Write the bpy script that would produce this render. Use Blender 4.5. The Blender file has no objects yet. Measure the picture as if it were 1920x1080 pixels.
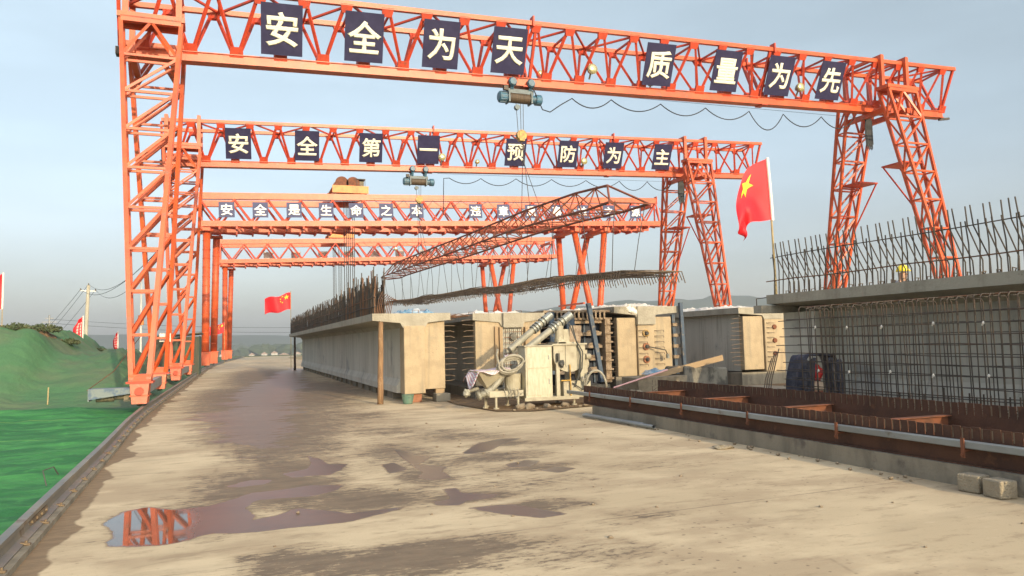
import bpy, math, random
from mathutils import Vector, Matrix, noise
R = math.radians
rng = random.Random(7)
sc = bpy.context.scene
col = sc.collection

# ------------------------------------------------------------------ camera
cam_d = bpy.data.cameras.new('camera')
cam = bpy.data.objects.new('camera', cam_d); col.objects.link(cam); sc.camera = cam
cam_d.sensor_width = 36.0; cam_d.lens = 1427.08 / 1920 * 36
cam_d.clip_start = 0.1; cam_d.clip_end = 12000
PITCH, ROLL, YAW = R(3.9851), R(1.3626), R(20.0745)
fw = Vector((math.sin(YAW), math.cos(YAW), 0)); rt = Vector((math.cos(YAW), -math.sin(YAW), 0)); up = Vector((0, 0, 1))
D = fw * math.cos(PITCH) + up * math.sin(PITCH); U = up * math.cos(PITCH) - fw * math.sin(PITCH)
rx = rt * math.cos(ROLL) - U * math.sin(ROLL); uy = rt * math.sin(ROLL) + U * math.cos(ROLL)
cam.matrix_world = Matrix(((rx.x, uy.x, -D.x, 0), (rx.y, uy.y, -D.y, 0), (rx.z, uy.z, -D.z, 1.6), (0, 0, 0, 1)))

# ------------------------------------------------------------------ light
SUN_EL, SUN_AZ = R(16), R(170)          # azimuth clockwise from +Y: behind the camera, to the right
w = bpy.data.worlds.new('World'); sc.world = w; w.use_nodes = True
nt = w.node_tree; bg = nt.nodes['Background']
sky = nt.nodes.new('ShaderNodeTexSky'); sky.sky_type = 'NISHITA'; sky.sun_disc = False
sky.sun_elevation = SUN_EL; sky.sun_rotation = SUN_AZ; sky.altitude = 50
sky.air_density = 1.0; sky.dust_density = 2.5; sky.ozone_density = 1.6
# hazy day: the sky is greyer and dimmer towards the horizon
hs = nt.nodes.new('ShaderNodeHueSaturation'); hs.inputs['Saturation'].default_value = .55; nt.links.new(sky.outputs[0], hs.inputs['Color'])
tc = nt.nodes.new('ShaderNodeTexCoord'); sp_ = nt.nodes.new('ShaderNodeSeparateXYZ'); nt.links.new(tc.outputs['Generated'], sp_.inputs[0])
cr = nt.nodes.new('ShaderNodeValToRGB'); nt.links.new(sp_.outputs[2], cr.inputs[0])
e_ = cr.color_ramp.elements; e_[0].position = 0.0; e_[0].color = (.53, .525, .53, 1); e_[1].position = .75; e_[1].color = (1.6, 1.55, 1.5, 1)
for p_, c_ in ((.10, (.545, .545, .55, 1)), (.24, (.60, .64, .635, 1)), (.42, (.68, .72, .675, 1))): q_ = e_.new(p_); q_.color = c_
mu = nt.nodes.new('ShaderNodeMix'); mu.data_type = 'RGBA'; mu.blend_type = 'MULTIPLY'; mu.inputs[0].default_value = 1.0
mp_ = nt.nodes.new('ShaderNodeMapping'); mp_.inputs['Scale'].default_value = (1.6, 1.6, 7); nt.links.new(tc.outputs['Generated'], mp_.inputs[0])
cn = nt.nodes.new('ShaderNodeTexNoise'); cn.inputs['Scale'].default_value = 2.2; cn.inputs['Detail'].default_value = 6; nt.links.new(mp_.outputs[0], cn.inputs['Vector'])
cm_ = nt.nodes.new('ShaderNodeMapRange'); cm_.inputs[1].default_value = .42; cm_.inputs[2].default_value = .75; cm_.inputs[3].default_value = .97; cm_.inputs[4].default_value = 1.10; nt.links.new(cn.outputs[0], cm_.inputs[0])
m2_ = nt.nodes.new('ShaderNodeMix'); m2_.data_type = 'RGBA'; m2_.blend_type = 'MULTIPLY'; m2_.inputs[0].default_value = 1; nt.links.new(hs.outputs[0], m2_.inputs[6]); nt.links.new(cm_.outputs[0], m2_.inputs[7])
nt.links.new(m2_.outputs[2], mu.inputs[6]); nt.links.new(cr.outputs[0], mu.inputs[7])
nt.links.new(mu.outputs[2], bg.inputs[0]); bg.inputs[1].default_value = 0.15
sun_d = bpy.data.lights.new('sun', 'SUN'); sun_d.energy = 2.0; sun_d.angle = R(0.6); sun_d.color = (1.0, 0.79, 0.49)
sun = bpy.data.objects.new('sun', sun_d); col.objects.link(sun)
sv = Vector((math.sin(SUN_AZ) * math.cos(SUN_EL), math.cos(SUN_AZ) * math.cos(SUN_EL), math.sin(SUN_EL)))
sun.rotation_euler = sv.to_track_quat('Z', 'Y').to_euler(); sun.location = sv * 200
sc.view_settings.view_transform = 'Standard'; sc.view_settings.look = 'None'
sc.view_settings.exposure = 1.22; sc.view_settings.gamma = 1.0
sc.cycles.max_bounces = 6; sc.cycles.use_denoising = True
sc.cycles.volume_bounces = 0

# ------------------------------------------------------------------ materials
def mat(name, c, rough=0.7, metal=0.0, c2=None, scale=3.0, detail=5, lo=0.4, hi=0.65, bump=0.0, bscale=30.0,
        stretch=None, c3=None, s3=1.0, lo3=0.55, hi3=0.7, spec=0.5, rough2=None, world=False):
    m = bpy.data.materials.new(name); m.use_nodes = True
    t = m.node_tree; b = t.nodes['Principled BSDF']
    b.inputs['Base Color'].default_value = (*c, 1); b.inputs['Roughness'].default_value = rough
    b.inputs['Metallic'].default_value = metal; b.inputs['Specular IOR Level'].default_value = spec
    if world:
        vec = t.nodes.new('ShaderNodeNewGeometry').outputs['Position']
    else:
        vec = t.nodes.new('ShaderNodeTexCoord').outputs['Object']
    if stretch:
        mp = t.nodes.new('ShaderNodeMapping'); mp.inputs['Scale'].default_value = stretch
        t.links.new(vec, mp.inputs[0]); v2 = mp.outputs[0]
    else:
        v2 = vec
    def fac(vec, s, lo, hi, d):
        n = t.nodes.new('ShaderNodeTexNoise'); n.inputs['Scale'].default_value = s; n.inputs['Detail'].default_value = d
        n.inputs['Roughness'].default_value = 0.62
        t.links.new(vec, n.inputs['Vector'])
        r = t.nodes.new('ShaderNodeMapRange'); r.inputs[1].default_value = lo; r.inputs[2].default_value = hi
        r.interpolation_type = 'SMOOTHSTEP'; t.links.new(n.outputs[0], r.inputs[0]); return r.outputs[0]
    out = None
    if c2:
        f = fac(v2, scale, lo, hi, detail)
        mx = t.nodes.new('ShaderNodeMix'); mx.data_type = 'RGBA'
        mx.inputs[6].default_value = (*c, 1); mx.inputs[7].default_value = (*c2, 1)
        t.links.new(f, mx.inputs[0]); out = mx.outputs[2]
        if rough2 is not None:
            mr = t.nodes.new('ShaderNodeMapRange'); mr.inputs[3].default_value = rough; mr.inputs[4].default_value = rough2
            t.links.new(f, mr.inputs[0]); t.links.new(mr.outputs[0], b.inputs['Roughness'])
    if c3:
        f = fac(vec, s3, lo3, hi3, 6)
        mx = t.nodes.new('ShaderNodeMix'); mx.data_type = 'RGBA'
        if out: t.links.new(out, mx.inputs[6])
        else: mx.inputs[6].default_value = (*c, 1)
        mx.inputs[7].default_value = (*c3, 1); t.links.new(f, mx.inputs[0]); out = mx.outputs[2]
    if out: t.links.new(out, b.inputs['Base Color'])
    if bump:
        n = t.nodes.new('ShaderNodeTexNoise'); n.inputs['Scale'].default_value = bscale; n.inputs['Detail'].default_value = 4
        t.links.new(vec, n.inputs['Vector'])
        bp = t.nodes.new('ShaderNodeBump'); bp.inputs['Strength'].default_value = bump; bp.inputs['Distance'].default_value = 0.05
        t.links.new(n.outputs[0], bp.inputs['Height']); t.links.new(bp.outputs[0], b.inputs['Normal'])
    return m
M = {}
M['orange'] = mat('orange_paint', (.61, .100, .022), .40, c2=(.48, .072, .018), scale=1.6, c3=(.27, .10, .05), s3=3.6, lo3=.56, hi3=.72, bump=.05)
M['orange_red'] = mat('red_orange_paint', (.55, .056, .016), .5, c2=(.44, .046, .015), scale=2.4, c3=(.24, .06, .03), s3=4.5, lo3=.57, hi3=.72)
M['orange_pipe'] = mat('orange_pipe_paint', (.62, .10, .024), .48, c2=(.50, .076, .02), scale=1.5, c3=(.30, .08, .035), s3=3, lo3=.6, hi3=.8)
M['yellow_paint'] = mat('yellow_orange_paint', (.70, .25, .05), .5, c2=(.58, .19, .04), scale=3, c3=(.3, .12, .04), s3=3, lo3=.6, hi3=.75)
M['dark_steel'] = mat('dark_steel', (.06, .055, .05), .6, .3, c2=(.10, .07, .05), scale=6)
M['cable'] = mat('black_cable', (.03, .035, .04), .6)
M['rope'] = mat('wire_rope', (.07, .065, .06), .6, .3)
M['banner'] = mat('navy_board', (.015, .012, .056), .65, c2=(.024, .020, .072), scale=2.2, c3=(.05, .042, .085), s3=5, lo3=.6, hi3=.8)
M['banner_grey'] = mat('faded_navy_board', (.036, .044, .125), .6, c2=(.05, .056, .135), scale=4)
M['banner_back'] = mat('pale_board_back', (.50, .42, .36), .7, c2=(.58, .52, .46), scale=2)
M['letter'] = mat('cream_lettering', (.86, .82, .66), .6)
M['letter_w'] = mat('white_lettering', (.86, .84, .82), .6)
M['hoist_blue'] = mat('hoist_blue', (.045, .14, .22), .45, c2=(.07, .11, .14), scale=5, c3=(.04, .05, .05), s3=7, lo3=.58, hi3=.7)
M['hoist_grey'] = mat('hoist_grey', (.11, .15, .17), .5, c2=(.08, .10, .11), scale=6)
M['drum'] = mat('rope_drum', (.10, .065, .035), .65, c2=(.045, .03, .02), scale=2, stretch=(40, 1, 1))
M['hook'] = mat('hook_yellow', (.55, .33, .06), .5, c2=(.2, .12, .04), scale=9)
M['lamp'] = mat('lamp_glass', (.62, .56, .30), .15, .6)
M['lamp_body'] = mat('lamp_body', (.25, .22, .14), .5, .5)
M['concrete'] = mat('beam_concrete', (.39, .355, .28), .88, c2=(.31, .28, .22), scale=1.6, c3=(.28, .25, .20), s3=3.5, lo3=.6, hi3=.78, bump=.25, bscale=18, spec=.25)
M['concrete_web'] = mat('web_concrete', (.51, .49, .42), .85, c2=(.43, .41, .35), scale=1.0, stretch=(1, 1, .12), c3=(.30, .30, .28), s3=.9, lo3=.55, hi3=.75, bump=.08, bscale=12, spec=.25)
M['concrete_tan'] = mat('diaphragm_concrete', (.44, .345, .225), .9, c2=(.37, .29, .19), scale=2.5, c3=(.36, .30, .21), s3=5, lo3=.6, hi3=.75, bump=.2, bscale=25, spec=.2)
M['concrete_base'] = mat('pedestal_concrete', (.28, .245, .185), .9, c2=(.19, .165, .125), scale=2.2, stretch=(1, 1, .25), c3=(.14, .12, .10), s3=3, lo3=.58, hi3=.75, bump=.3, bscale=20, spec=.25)
M['stained'] = mat('stained_shaded_slab', (.20, .185, .15), .9, c2=(.07, .065, .055), scale=1.6, lo=.42, hi=.6, bump=.4, bscale=15)  # slab stains, with the shade it lies in darkened into the colour
M['concrete_block'] = mat('rough_block', (.34, .29, .21), .95, c2=(.26, .22, .16), scale=6, bump=.5, bscale=50, spec=.2)
M['rebar'] = mat('dark_rebar', (.075, .062, .05), .7, .25, c2=(.13, .075, .045), scale=3, lo=.5, hi=.7)
M['rebar_rust'] = mat('rusty_rebar', (.20, .095, .045), .8, .1, c2=(.12, .065, .04), scale=3)
M['red_rust'] = mat('red_rust_bar', (.26, .075, .04), .8, c2=(.15, .06, .035), scale=2)
M['rebar_tan'] = mat('dusty_rebar', (.19, .135, .085), .8, c2=(.11, .075, .05), scale=6)
M['rust'] = mat('rusty_plate', (.105, .047, .026), .8, .1, c2=(.07, .032, .019), scale=2.5, c3=(.16, .07, .035), s3=5, lo3=.55, hi3=.75, bump=.15)
M['rust_bright'] = mat('orange_rust', (.19, .066, .030), .85, c2=(.115, .046, .024), scale=5)
M['galv'] = mat('grey_channel', (.30, .32, .31), .55, .3, c2=(.22, .23, .22), scale=2, stretch=(1, .3, 1), c3=(.16, .13, .10), s3=4, lo3=.6, hi3=.75)
M['rail'] = mat('rail_steel', (.19, .18, .16), .5, .4, c2=(.26, .23, .18), scale=2, c3=(.16, .10, .06), s3=4, lo3=.6, hi3=.75)
M['clip'] = mat('rail_clip', (.20, .145, .085), .7, c2=(.12, .08, .05), scale=8)
M['wood'] = mat('rough_post_wood', (.30, .18, .09), .9, c2=(.20, .115, .06), scale=6, stretch=(3, 3, .4), c3=(.42, .30, .18), s3=9, lo3=.58, hi3=.72, bump=.5, bscale=30)
M['wood_dark'] = mat('wet_post_wood', (.09, .06, .04), .8, c2=(.06, .04, .03), scale=5)
M['plank'] = mat('plank_wood', (.36, .255, .15), .85, c2=(.36, .25, .14), scale=5, stretch=(6, 1, 6), bump=.1)
M['machine'] = mat('pale_machine_paint', (.42, .385, .285), .6, c2=(.34, .30, .215), scale=3, c3=(.30, .26, .19), s3=6, lo3=.58, hi3=.72, bump=.12, bscale=40)
M['machine_white'] = mat('splashed_white_paint', (.52, .48, .36), .6, c2=(.43, .39, .28), scale=4, stretch=(5, 5, 1.2), c3=(.45, .40, .29), s3=14, lo3=.58, hi3=.68, bump=.1, bscale=60)
M['machine_grey'] = mat('conveyor_grey', (.31, .295, .235), .55, .1, c2=(.22, .21, .165), scale=5)
M['collar'] = mat('collar_steel', (.30, .32, .30), .4, .5, c2=(.2, .2, .18), scale=8)
M['hose'] = mat('dusty_hose', (.36, .335, .27), .7, c2=(.24, .22, .17), scale=6)
M['hose_dark'] = mat('black_hose', (.05, .05, .045), .6)
M['blue_steel'] = mat('blue_form_paint', (.055, .085, .125), .65, c2=(.04, .06, .09), scale=3, c3=(.20, .17, .13), s3=5, lo3=.54, hi3=.70)
M['dark_blue'] = mat('dark_form_steel', (.012, .018, .035), .65, c2=(.02, .025, .04), scale=3)
M['dirt_timber'] = mat('crusty_timber', (.33, .25, .17), .95, c2=(.20, .14, .09), scale=7, bump=.6, bscale=25)
M['tarp_blue'] = mat('navy_tarp', (.028, .030, .050), .65, c2=(.075, .075, .095), scale=6, bump=.4, bscale=14)
M['sack_red'] = mat('red_sack', (.55, .035, .03), .7)
M['sack_white'] = mat('pale_sack', (.60, .48, .36), .8)
M['plastic_white'] = mat('white_sheet', (.80, .76, .68), .7, c2=(.66, .60, .50), scale=4, bump=.6, bscale=9)
M['plastic_blue'] = mat('blue_sheet', (.12, .28, .42), .5, c2=(.55, .60, .62), scale=5, bump=.6, bscale=9)
M['flag_red'] = mat('flag_red', (.72, .012, .022), .6, c2=(.60, .010, .02), scale=3)
M['flag_white'] = mat('flag_sleeve', (.82, .78, .70), .7)
M['star'] = mat('star_yellow', (.90, .62, .03), .6)
M['flag_pink'] = mat('banner_print', (.80, .45, .42), .6)
M['bamboo'] = mat('bamboo', (.42, .33, .17), .7, c2=(.34, .25, .12), scale=4)
M['pole'] = mat('pole_concrete', (.46, .42, .33), .85, c2=(.40, .36, .28), scale=2)
M['pylon'] = mat('pylon_steel', (.30, .30, .30), .6, .4)
M['hut'] = mat('dark_green_sheet', (.045, .055, .035), .7, c2=(.08, .065, .045), scale=2, stretch=(8, 8, 1))
M['hut_side'] = mat('green_sheet', (.03, .085, .05), .6, c2=(.04, .07, .045), scale=2)
M['pail'] = mat('green_pail', (.10, .19, .14), .6, c2=(.14, .20, .15), scale=7)
M['brick'] = mat('red_brick', (.34, .15, .08), .9, c2=(.25, .11, .06), scale=8)
M['blue_bar'] = mat('blue_paint', (.03, .10, .22), .5)
M['cover'] = mat('weathered_cover', (.17, .205, .205), .6, c2=(.08, .125, .18), scale=3.5, lo=.48, hi=.58)
M['motor'] = mat('motor_tan', (.20, .16, .10), .7, c2=(.08, .08, .06), scale=8)
M['leaf'] = mat('shrub_leaf', (.05, .075, .03), .7, c2=(.09, .10, .04), scale=4)
M['soil'] = mat('brown_soil', (.18, .12, .07), .95, c2=(.27, .18, .10), scale=4, c3=(.10, .065, .04), s3=9, bump=.8, bscale=18, world=True, spec=.15)
M['bank'] = mat('tan_bank', (.42, .31, .18), .95, c2=(.33, .27, .15), scale=.12, c3=(.20, .19, .09), s3=.3, world=True, spec=.15)
M['terrain'] = mat('far_terrain', (.10, .13, .06), .95, c2=(.20, .17, .09), scale=.012, c3=(.06, .08, .035), s3=.03, world=True, spec=.1)
M['hill'] = mat('wooded_hill', (.035, .055, .03), 1.0, c2=(.055, .07, .04), scale=.01, world=True, spec=.05)
M['far_wood'] = mat('far_wood', (.04, .06, .03), 1.0, c2=(.07, .085, .04), scale=.05, world=True, spec=.05)
M['white_wall'] = mat('white_wall', (.80, .76, .70), .8)
M['far_wall'] = mat('far_wall', (.42, .40, .37), .8)
M['grey_roof'] = mat('grey_roof', (.30, .22, .18), .8)
M['stone'] = mat('stone', (.27, .215, .145), .95, c2=(.19, .145, .10), scale=5, bump=.4)
M['skin'] = mat('skin', (.45, .26, .17), .55)
M['helmet'] = mat('yellow_helmet', (.85, .68, .03), .35)
M['jacket'] = mat('dark_jacket', (.08, .09, .12), .8)
M['sign_white'] = mat('white_notice', (.80, .78, .72), .6)

def add_marks(m, pits=0, seam=0):
    t = m.node_tree; b = t.nodes['Principled BSDF']; L = t.links.new; src = b.inputs['Base Color'].links[0].from_socket
    vec = t.nodes.new('ShaderNodeTexCoord').outputs['Object']
    def over(fac, c):
        nonlocal src
        x = t.nodes.new('ShaderNodeMix'); x.data_type = 'RGBA'; L(fac, x.inputs[0]); L(src, x.inputs[6]); x.inputs[7].default_value = (*c, 1); src = x.outputs[2]
    if pits:
        v = t.nodes.new('ShaderNodeTexVoronoi'); v.inputs['Scale'].default_value = pits; L(vec, v.inputs['Vector'])
        a = t.nodes.new('ShaderNodeMapRange'); a.inputs[1].default_value = .12; a.inputs[2].default_value = .22; a.inputs[3].default_value = .6; a.inputs[4].default_value = 0; L(v.outputs['Distance'], a.inputs[0])
        n = t.nodes.new('ShaderNodeTexNoise'); n.inputs['Scale'].default_value = 1.8; n.inputs['Detail'].default_value = 4; L(vec, n.inputs['Vector'])
        g_ = t.nodes.new('ShaderNodeMapRange'); g_.inputs[1].default_value = .5; g_.inputs[2].default_value = .62; L(n.outputs[0], g_.inputs[0])
        x = t.nodes.new('ShaderNodeMath'); x.operation = 'MULTIPLY'; L(a.outputs[0], x.inputs[0]); L(g_.outputs[0], x.inputs[1]); over(x.outputs[0], (.16, .14, .11))
        mp = t.nodes.new('ShaderNodeMapping'); mp.inputs['Scale'].default_value = (5, 5, .45); L(vec, mp.inputs[0])
        n2 = t.nodes.new('ShaderNodeTexNoise'); n2.inputs['Scale'].default_value = 1.6; n2.inputs['Detail'].default_value = 6; L(mp.outputs[0], n2.inputs['Vector'])
        g2 = t.nodes.new('ShaderNodeMapRange'); g2.inputs[1].default_value = .54; g2.inputs[2].default_value = .74; g2.inputs[4].default_value = .55; L(n2.outputs[0], g2.inputs[0]); over(g2.outputs[0], (.24, .215, .165))
    if seam:
        sp = t.nodes.new('ShaderNodeSeparateXYZ'); L(vec, sp.inputs[0]); pg = t.nodes.new('ShaderNodeMath'); pg.operation = 'PINGPONG'; L(sp.outputs[1], pg.inputs[0]); pg.inputs[1].default_value = seam
        a = t.nodes.new('ShaderNodeMapRange'); a.inputs[1].default_value = .006; a.inputs[2].default_value = .03; a.inputs[3].default_value = .5; a.inputs[4].default_value = 0; L(pg.outputs[0], a.inputs[0]); over(a.outputs[0], (.22, .21, .18))
    L(src, b.inputs['Base Color'])
add_marks(M['concrete'], 13); add_marks(M['concrete_tan'], 15); add_marks(M['concrete_web'], 12, 1.2); add_marks(M['concrete_base'], 10)
def stripes(name, ca, cb, cc):
    m = bpy.data.materials.new(name); m.use_nodes = True; t = m.node_tree; b = t.nodes['Principled BSDF']
    g = t.nodes.new('ShaderNodeTexCoord'); wv = t.nodes.new('ShaderNodeTexWave'); wv.inputs['Scale'].default_value = 9
    wv.bands_direction = 'X'; wv.inputs['Distortion'].default_value = 1.2
    cr = t.nodes.new('ShaderNodeValToRGB'); cr.color_ramp.interpolation = 'CONSTANT'
    e = cr.color_ramp.elements; e[0].color = (*ca, 1); e[1].position = .45; e[1].color = (*cb, 1)
    n = e.new(.78); n.color = (*cc, 1)
    t.links.new(g.outputs['Object'], wv.inputs[0]); t.links.new(wv.outputs[1], cr.inputs[0]); t.links.new(cr.outputs[0], b.inputs['Base Color'])
    b.inputs['Roughness'].default_value = .6; return m
M['striped'] = stripes('striped_woven_sheet', (.70, .66, .62), (.16, .20, .42), (.62, .30, .26))

# ------------------------------------------------------------------ mesh builder
class MB:
    def __init__(s): s.v = []; s.f = []
    def quadbox(s, c):
        n = len(s.v); s.v += [tuple(p) for p in c]
        s.f += [(n, n+3, n+2, n+1), (n+4, n+5, n+6, n+7), (n, n+1, n+5, n+4), (n+1, n+2, n+6, n+5), (n+2, n+3, n+7, n+6), (n+3, n, n+4, n+7)]
    def box(s, x0, x1, y0, y1, z0, z1):
        s.quadbox([(x0, y0, z0), (x1, y0, z0), (x1, y1, z0), (x0, y1, z0), (x0, y0, z1), (x1, y0, z1), (x1, y1, z1), (x0, y1, z1)]); return s
    def bar(s, p, q, w, h=None, hint=(0, 0, 1)):
        h = h or w; p = Vector(p); q = Vector(q); d = (q - p).normalized(); u = Vector(hint)
        if abs(d.dot(u)) > .97: u = Vector((0, 1, 0))
        a = d.cross(u).normalized(); b = a.cross(d).normalized(); a *= w / 2; b *= h / 2
        s.quadbox([p - a - b, p + a - b, p + a + b, p - a + b, q - a - b, q + a - b, q + a + b, q - a + b]); return s
    def tube(s, pts, r, n=6, cap=True, radii=None):
        pts = [Vector(p) for p in pts]; base = len(s.v); prev = None
        for i, p in enumerate(pts):
            if i == 0: d = pts[1] - p
            elif i == len(pts) - 1: d = p - pts[i - 1]
            else: d = (pts[i + 1] - p).normalized() + (p - pts[i - 1]).normalized()
            if d.length < 1e-9: d = Vector((0, 0, 1))
            d.normalize()
            if prev is None:
                u = Vector((0, 0, 1)) if abs(d.z) < .95 else Vector((0, 1, 0))
            else: u = prev
            a = (u - d * u.dot(d))
            if a.length < 1e-6: a = Vector((1, 0, 0)) - d * d.x
            a.normalize(); b = d.cross(a); prev = a
            rr = radii[i] if radii else r
            for k in range(n):
                t = 2 * math.pi * k / n
                s.v.append(tuple(p + a * (rr * math.cos(t)) + b * (rr * math.sin(t))))
        for i in range(len(pts) - 1):
            for k in range(n):
                j = (k + 1) % n
                s.f.append((base + i * n + k, base + i * n + j, base + (i + 1) * n + j, base + (i + 1) * n + k))
        if cap:
            s.f.append(tuple(base + k for k in reversed(range(n))))
            e = base + (len(pts) - 1) * n; s.f.append(tuple(e + k for k in range(n)))
        return s
    def cyl(s, p, q, r, n=16, r2=None): return s.tube([p, q], r, n, radii=[r, r if r2 is None else r2])
    def extr_y(s, poly, y0, y1):            # poly of (x, z), extruded along y
        n = len(poly); b = len(s.v)
        s.v += [(x, y0, z) for x, z in poly] + [(x, y1, z) for x, z in poly]
        for i in range(n):
            j = (i + 1) % n; s.f.append((b + i, b + n + i, b + n + j, b + j))
        s.f.append(tuple(b + i for i in range(n))); s.f.append(tuple(b + n + i for i in reversed(range(n)))); return s
    def plate(s, pts, t):                    # planar polygon with thickness t
        P = [Vector(p) for p in pts]; nrm = (P[1] - P[0]).cross(P[2] - P[0]).normalized() * (t / 2); n = len(P); b = len(s.v)
        s.v += [tuple(p + nrm) for p in P] + [tuple(p - nrm) for p in P]
        s.f.append(tuple(b + i for i in range(n))); s.f.append(tuple(b + n + i for i in reversed(range(n))))
        for i in range(n):
            j = (i + 1) % n; s.f.append((b + i, b + n + i, b + n + j, b + j))
        return s
    def grid(s, fn, nu, nv, closed=False):
        b = len(s.v)
        for i in range(nu + 1):
            for j in range(nv + 1): s.v.append(tuple(fn(i / nu, j / nv)))
        for i in range(nu):
            for j in range(nv):
                a = b + i * (nv + 1) + j; s.f.append((a, a + nv + 1, a + nv + 2, a + 1))
        return s
    def blob(s, c, r, seed=0, amp=.25, nu=8, nv=6):
        c = Vector(c); b = len(s.v); r = Vector(r)
        for i in range(nv + 1):
            th = math.pi * i / nv
            for j in range(nu):
                ph = 2 * math.pi * j / nu; d = Vector((math.sin(th) * math.cos(ph), math.sin(th) * math.sin(ph), math.cos(th)))
                k = 1 + amp * noise.noise(d * 1.7 + Vector((seed * 3.1, seed * 1.7, 0)))
                s.v.append((c.x + d.x * r.x * k, c.y + d.y * r.y * k, c.z + d.z * r.z * k))
        for i in range(nv):
            for j in range(nu):
                k = (j + 1) % nu; s.f.append((b + i * nu + j, b + (i + 1) * nu + j, b + (i + 1) * nu + k, b + i * nu + k))
        return s
    def build(s, name, m, parent=None, off=None, smooth=False, thick=0):
        me = bpy.data.meshes.new(name)
        o3 = off if off is not None else (Vector(parent['_base']) if parent is not None and '_base' in parent else Vector((0, 0, 0)))
        me.from_pydata([(x - o3[0], y - o3[1], z - o3[2]) for x, y, z in s.v], [], s.f); me.update()
        if m is not None: me.materials.append(m)
        o = bpy.data.objects.new(name, me); col.objects.link(o)
        if smooth:
            for p in me.polygons: p.use_smooth = True
        if parent is not None:
            o.parent = parent; o['_base'] = list(o3)
        if thick:
            md = o.modifiers.new('thickness', 'SOLIDIFY'); md.thickness = thick; md.offset = 0
        return o

def tag(o, label=None, cat=None, group=None, kind=None):
    if label: o['label'] = label
    if cat: o['category'] = cat
    if group: o['group'] = group
    if kind: o['kind'] = kind
    return o
def thing(name, loc, label, cat, group=None, local=False, rz=0):
    o = bpy.data.objects.new(name, None); col.objects.link(o); o.location = loc; o.rotation_euler = (0, 0, rz); o.empty_display_size = .2
    o['_base'] = [0, 0, 0] if local else list(loc)
    return tag(o, label, cat, group)
def solo(name, mb, m, loc, label, cat, group=None, smooth=False, thick=0):   # a thing that is one mesh
    o = mb.build(name, m, None, Vector(loc), smooth, thick); o.location = loc
    return tag(o, label, cat, group)
def struct(name, mb, m, smooth=False, kind='structure'):
    o = mb.build(name, m, None, None, smooth); o['kind'] = kind; return o
def copy_tree(o, parent=None):
    c = o.copy(); col.objects.link(c)
    if parent is not None: c.parent = parent
    for ch in list(o.children): copy_tree(ch, c)
    return c
def dup_part(o, loc, parent=None):
    c = o.copy(); col.objects.link(c); c.location = loc
    if parent is not None: c.parent = parent
    return c
_gly = {}
def glyph(ch):
    if ch not in _gly:
        cu = bpy.data.curves.new('t', 'FONT'); cu.body = ch; cu.align_x = 'CENTER'; cu.align_y = 'CENTER'; cu.bevel_depth = .030; cu.bevel_resolution = 0; cu.extrude = 0; cu.resolution_u = 3
        ob = bpy.data.objects.new('t', cu); col.objects.link(ob); dg = bpy.context.evaluated_depsgraph_get()
        me = bpy.data.meshes.new_from_object(ob.evaluated_get(dg)); bpy.data.objects.remove(ob); bpy.data.curves.remove(cu)
        xs = [v.co.x for v in me.vertices]; ys = [v.co.y for v in me.vertices]; cx = (min(xs) + max(xs)) / 2; cy = (min(ys) + max(ys)) / 2
        if ch == '一': cy = cy
        for v in me.vertices: v.co.x -= cx; v.co.y -= cy
        me.materials.clear(); _gly[ch] = me
    return _gly[ch]
def lettering(ch, size, m, parent, z=.020, loc=(0, 0)):
    me = glyph(ch).copy(); me.name = 'lettering'; me.materials.append(m)
    o = bpy.data.objects.new('lettering', me); col.objects.link(o); o.parent = parent; o.location = (loc[0], loc[1], z)
    o.scale = (size, size, .5); return o
def sag(p, q, d, n=10):
    p = Vector(p); q = Vector(q); return [p.lerp(q, i / n) - Vector((0, 0, 4 * d * (i / n) * (1 - i / n))) for i in range(n + 1)]

# ------------------------------------------------------------------ setting: ground
RAIL = [(-1.42, -8), (-1.45, 0), (-1.55, 4), (-1.65, 6.8), (-1.73, 9), (-1.87, 13.3), (-2.05, 17.5), (-2.13, 21), (-2.13, 36), (-2.10, 58), (-1.98, 67), (-1.70, 75), (-1.0, 92), (-.62, 99), (.2, 112), (1.6, 134)]
def railx(y):
    for (x0, y0), (x1, y1) in zip(RAIL, RAIL[1:]):
        if y <= y1: return x0 + (x1 - x0) * (y - y0) / (y1 - y0)
    return RAIL[-1][0]
def sstep(a, b, x):
    t = min(1, max(0, (x - a) / (b - a))); return t * t * (3 - 2 * t)

DAMP_SHADE = [(.6, 26, 2.0, 9, 1.05), (.8, 15.5, 1.5, 3.2, .95), (2.3, 10.2, 1.0, 1.6, .62), (.7, 10.4, .8, 1.3, .85), (3.3, 13.5, 1.4, 1.6, .52), (2.6, 17.5, 1.1, 1.8, .7), (1.6, 40, 2.2, 20, 1.0), (1.4, 24, 2.0, 7, 1.0), (.9, 17.2, 1.7, 2.9, .95), (.75, 13.0, 1.15, 2.6, .85), (.35, 9.3, .95, 1.5, .95), (1.15, 8.1, 1.0, .75, .9),  # wet ground patches; those left of the first beam also paint its shadow
        (2.2, 11.2, .75, 1.6, .75), (2.15, 9.2, .5, 1.0, .8), (3.3, 10.2, 1.3, .55, .72), (3.6, 9.1, .8, .35, .75), (2.3, 7.7, .55, .3, .95), (2.75, 7.0, .7, .3, .85),
        (1.35, 5.75, .95, .55, .95), (.3, 6.0, .4, .35, .6), (2.6, 14.2, 1.2, 1.4, .62), (3.6, 12.6, 1.1, .8, .65), (3.9, 11.4, .7, .45, .8), (2.4, 5.2, .8, .5, .6), (3.4, 6.2, .6, .4, .5), (4.6, 11.0, .8, .5, .5),
        (3.0, 30, 1.6, 8, .9), (-.45, 7.9, .8, .9, .9), (1.9, 17.0, 1.5, 2.2, .62), (3.0, 8.2, 1.4, .9, .5), (4.9, 8.6, 1.0, .6, .42)]
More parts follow.
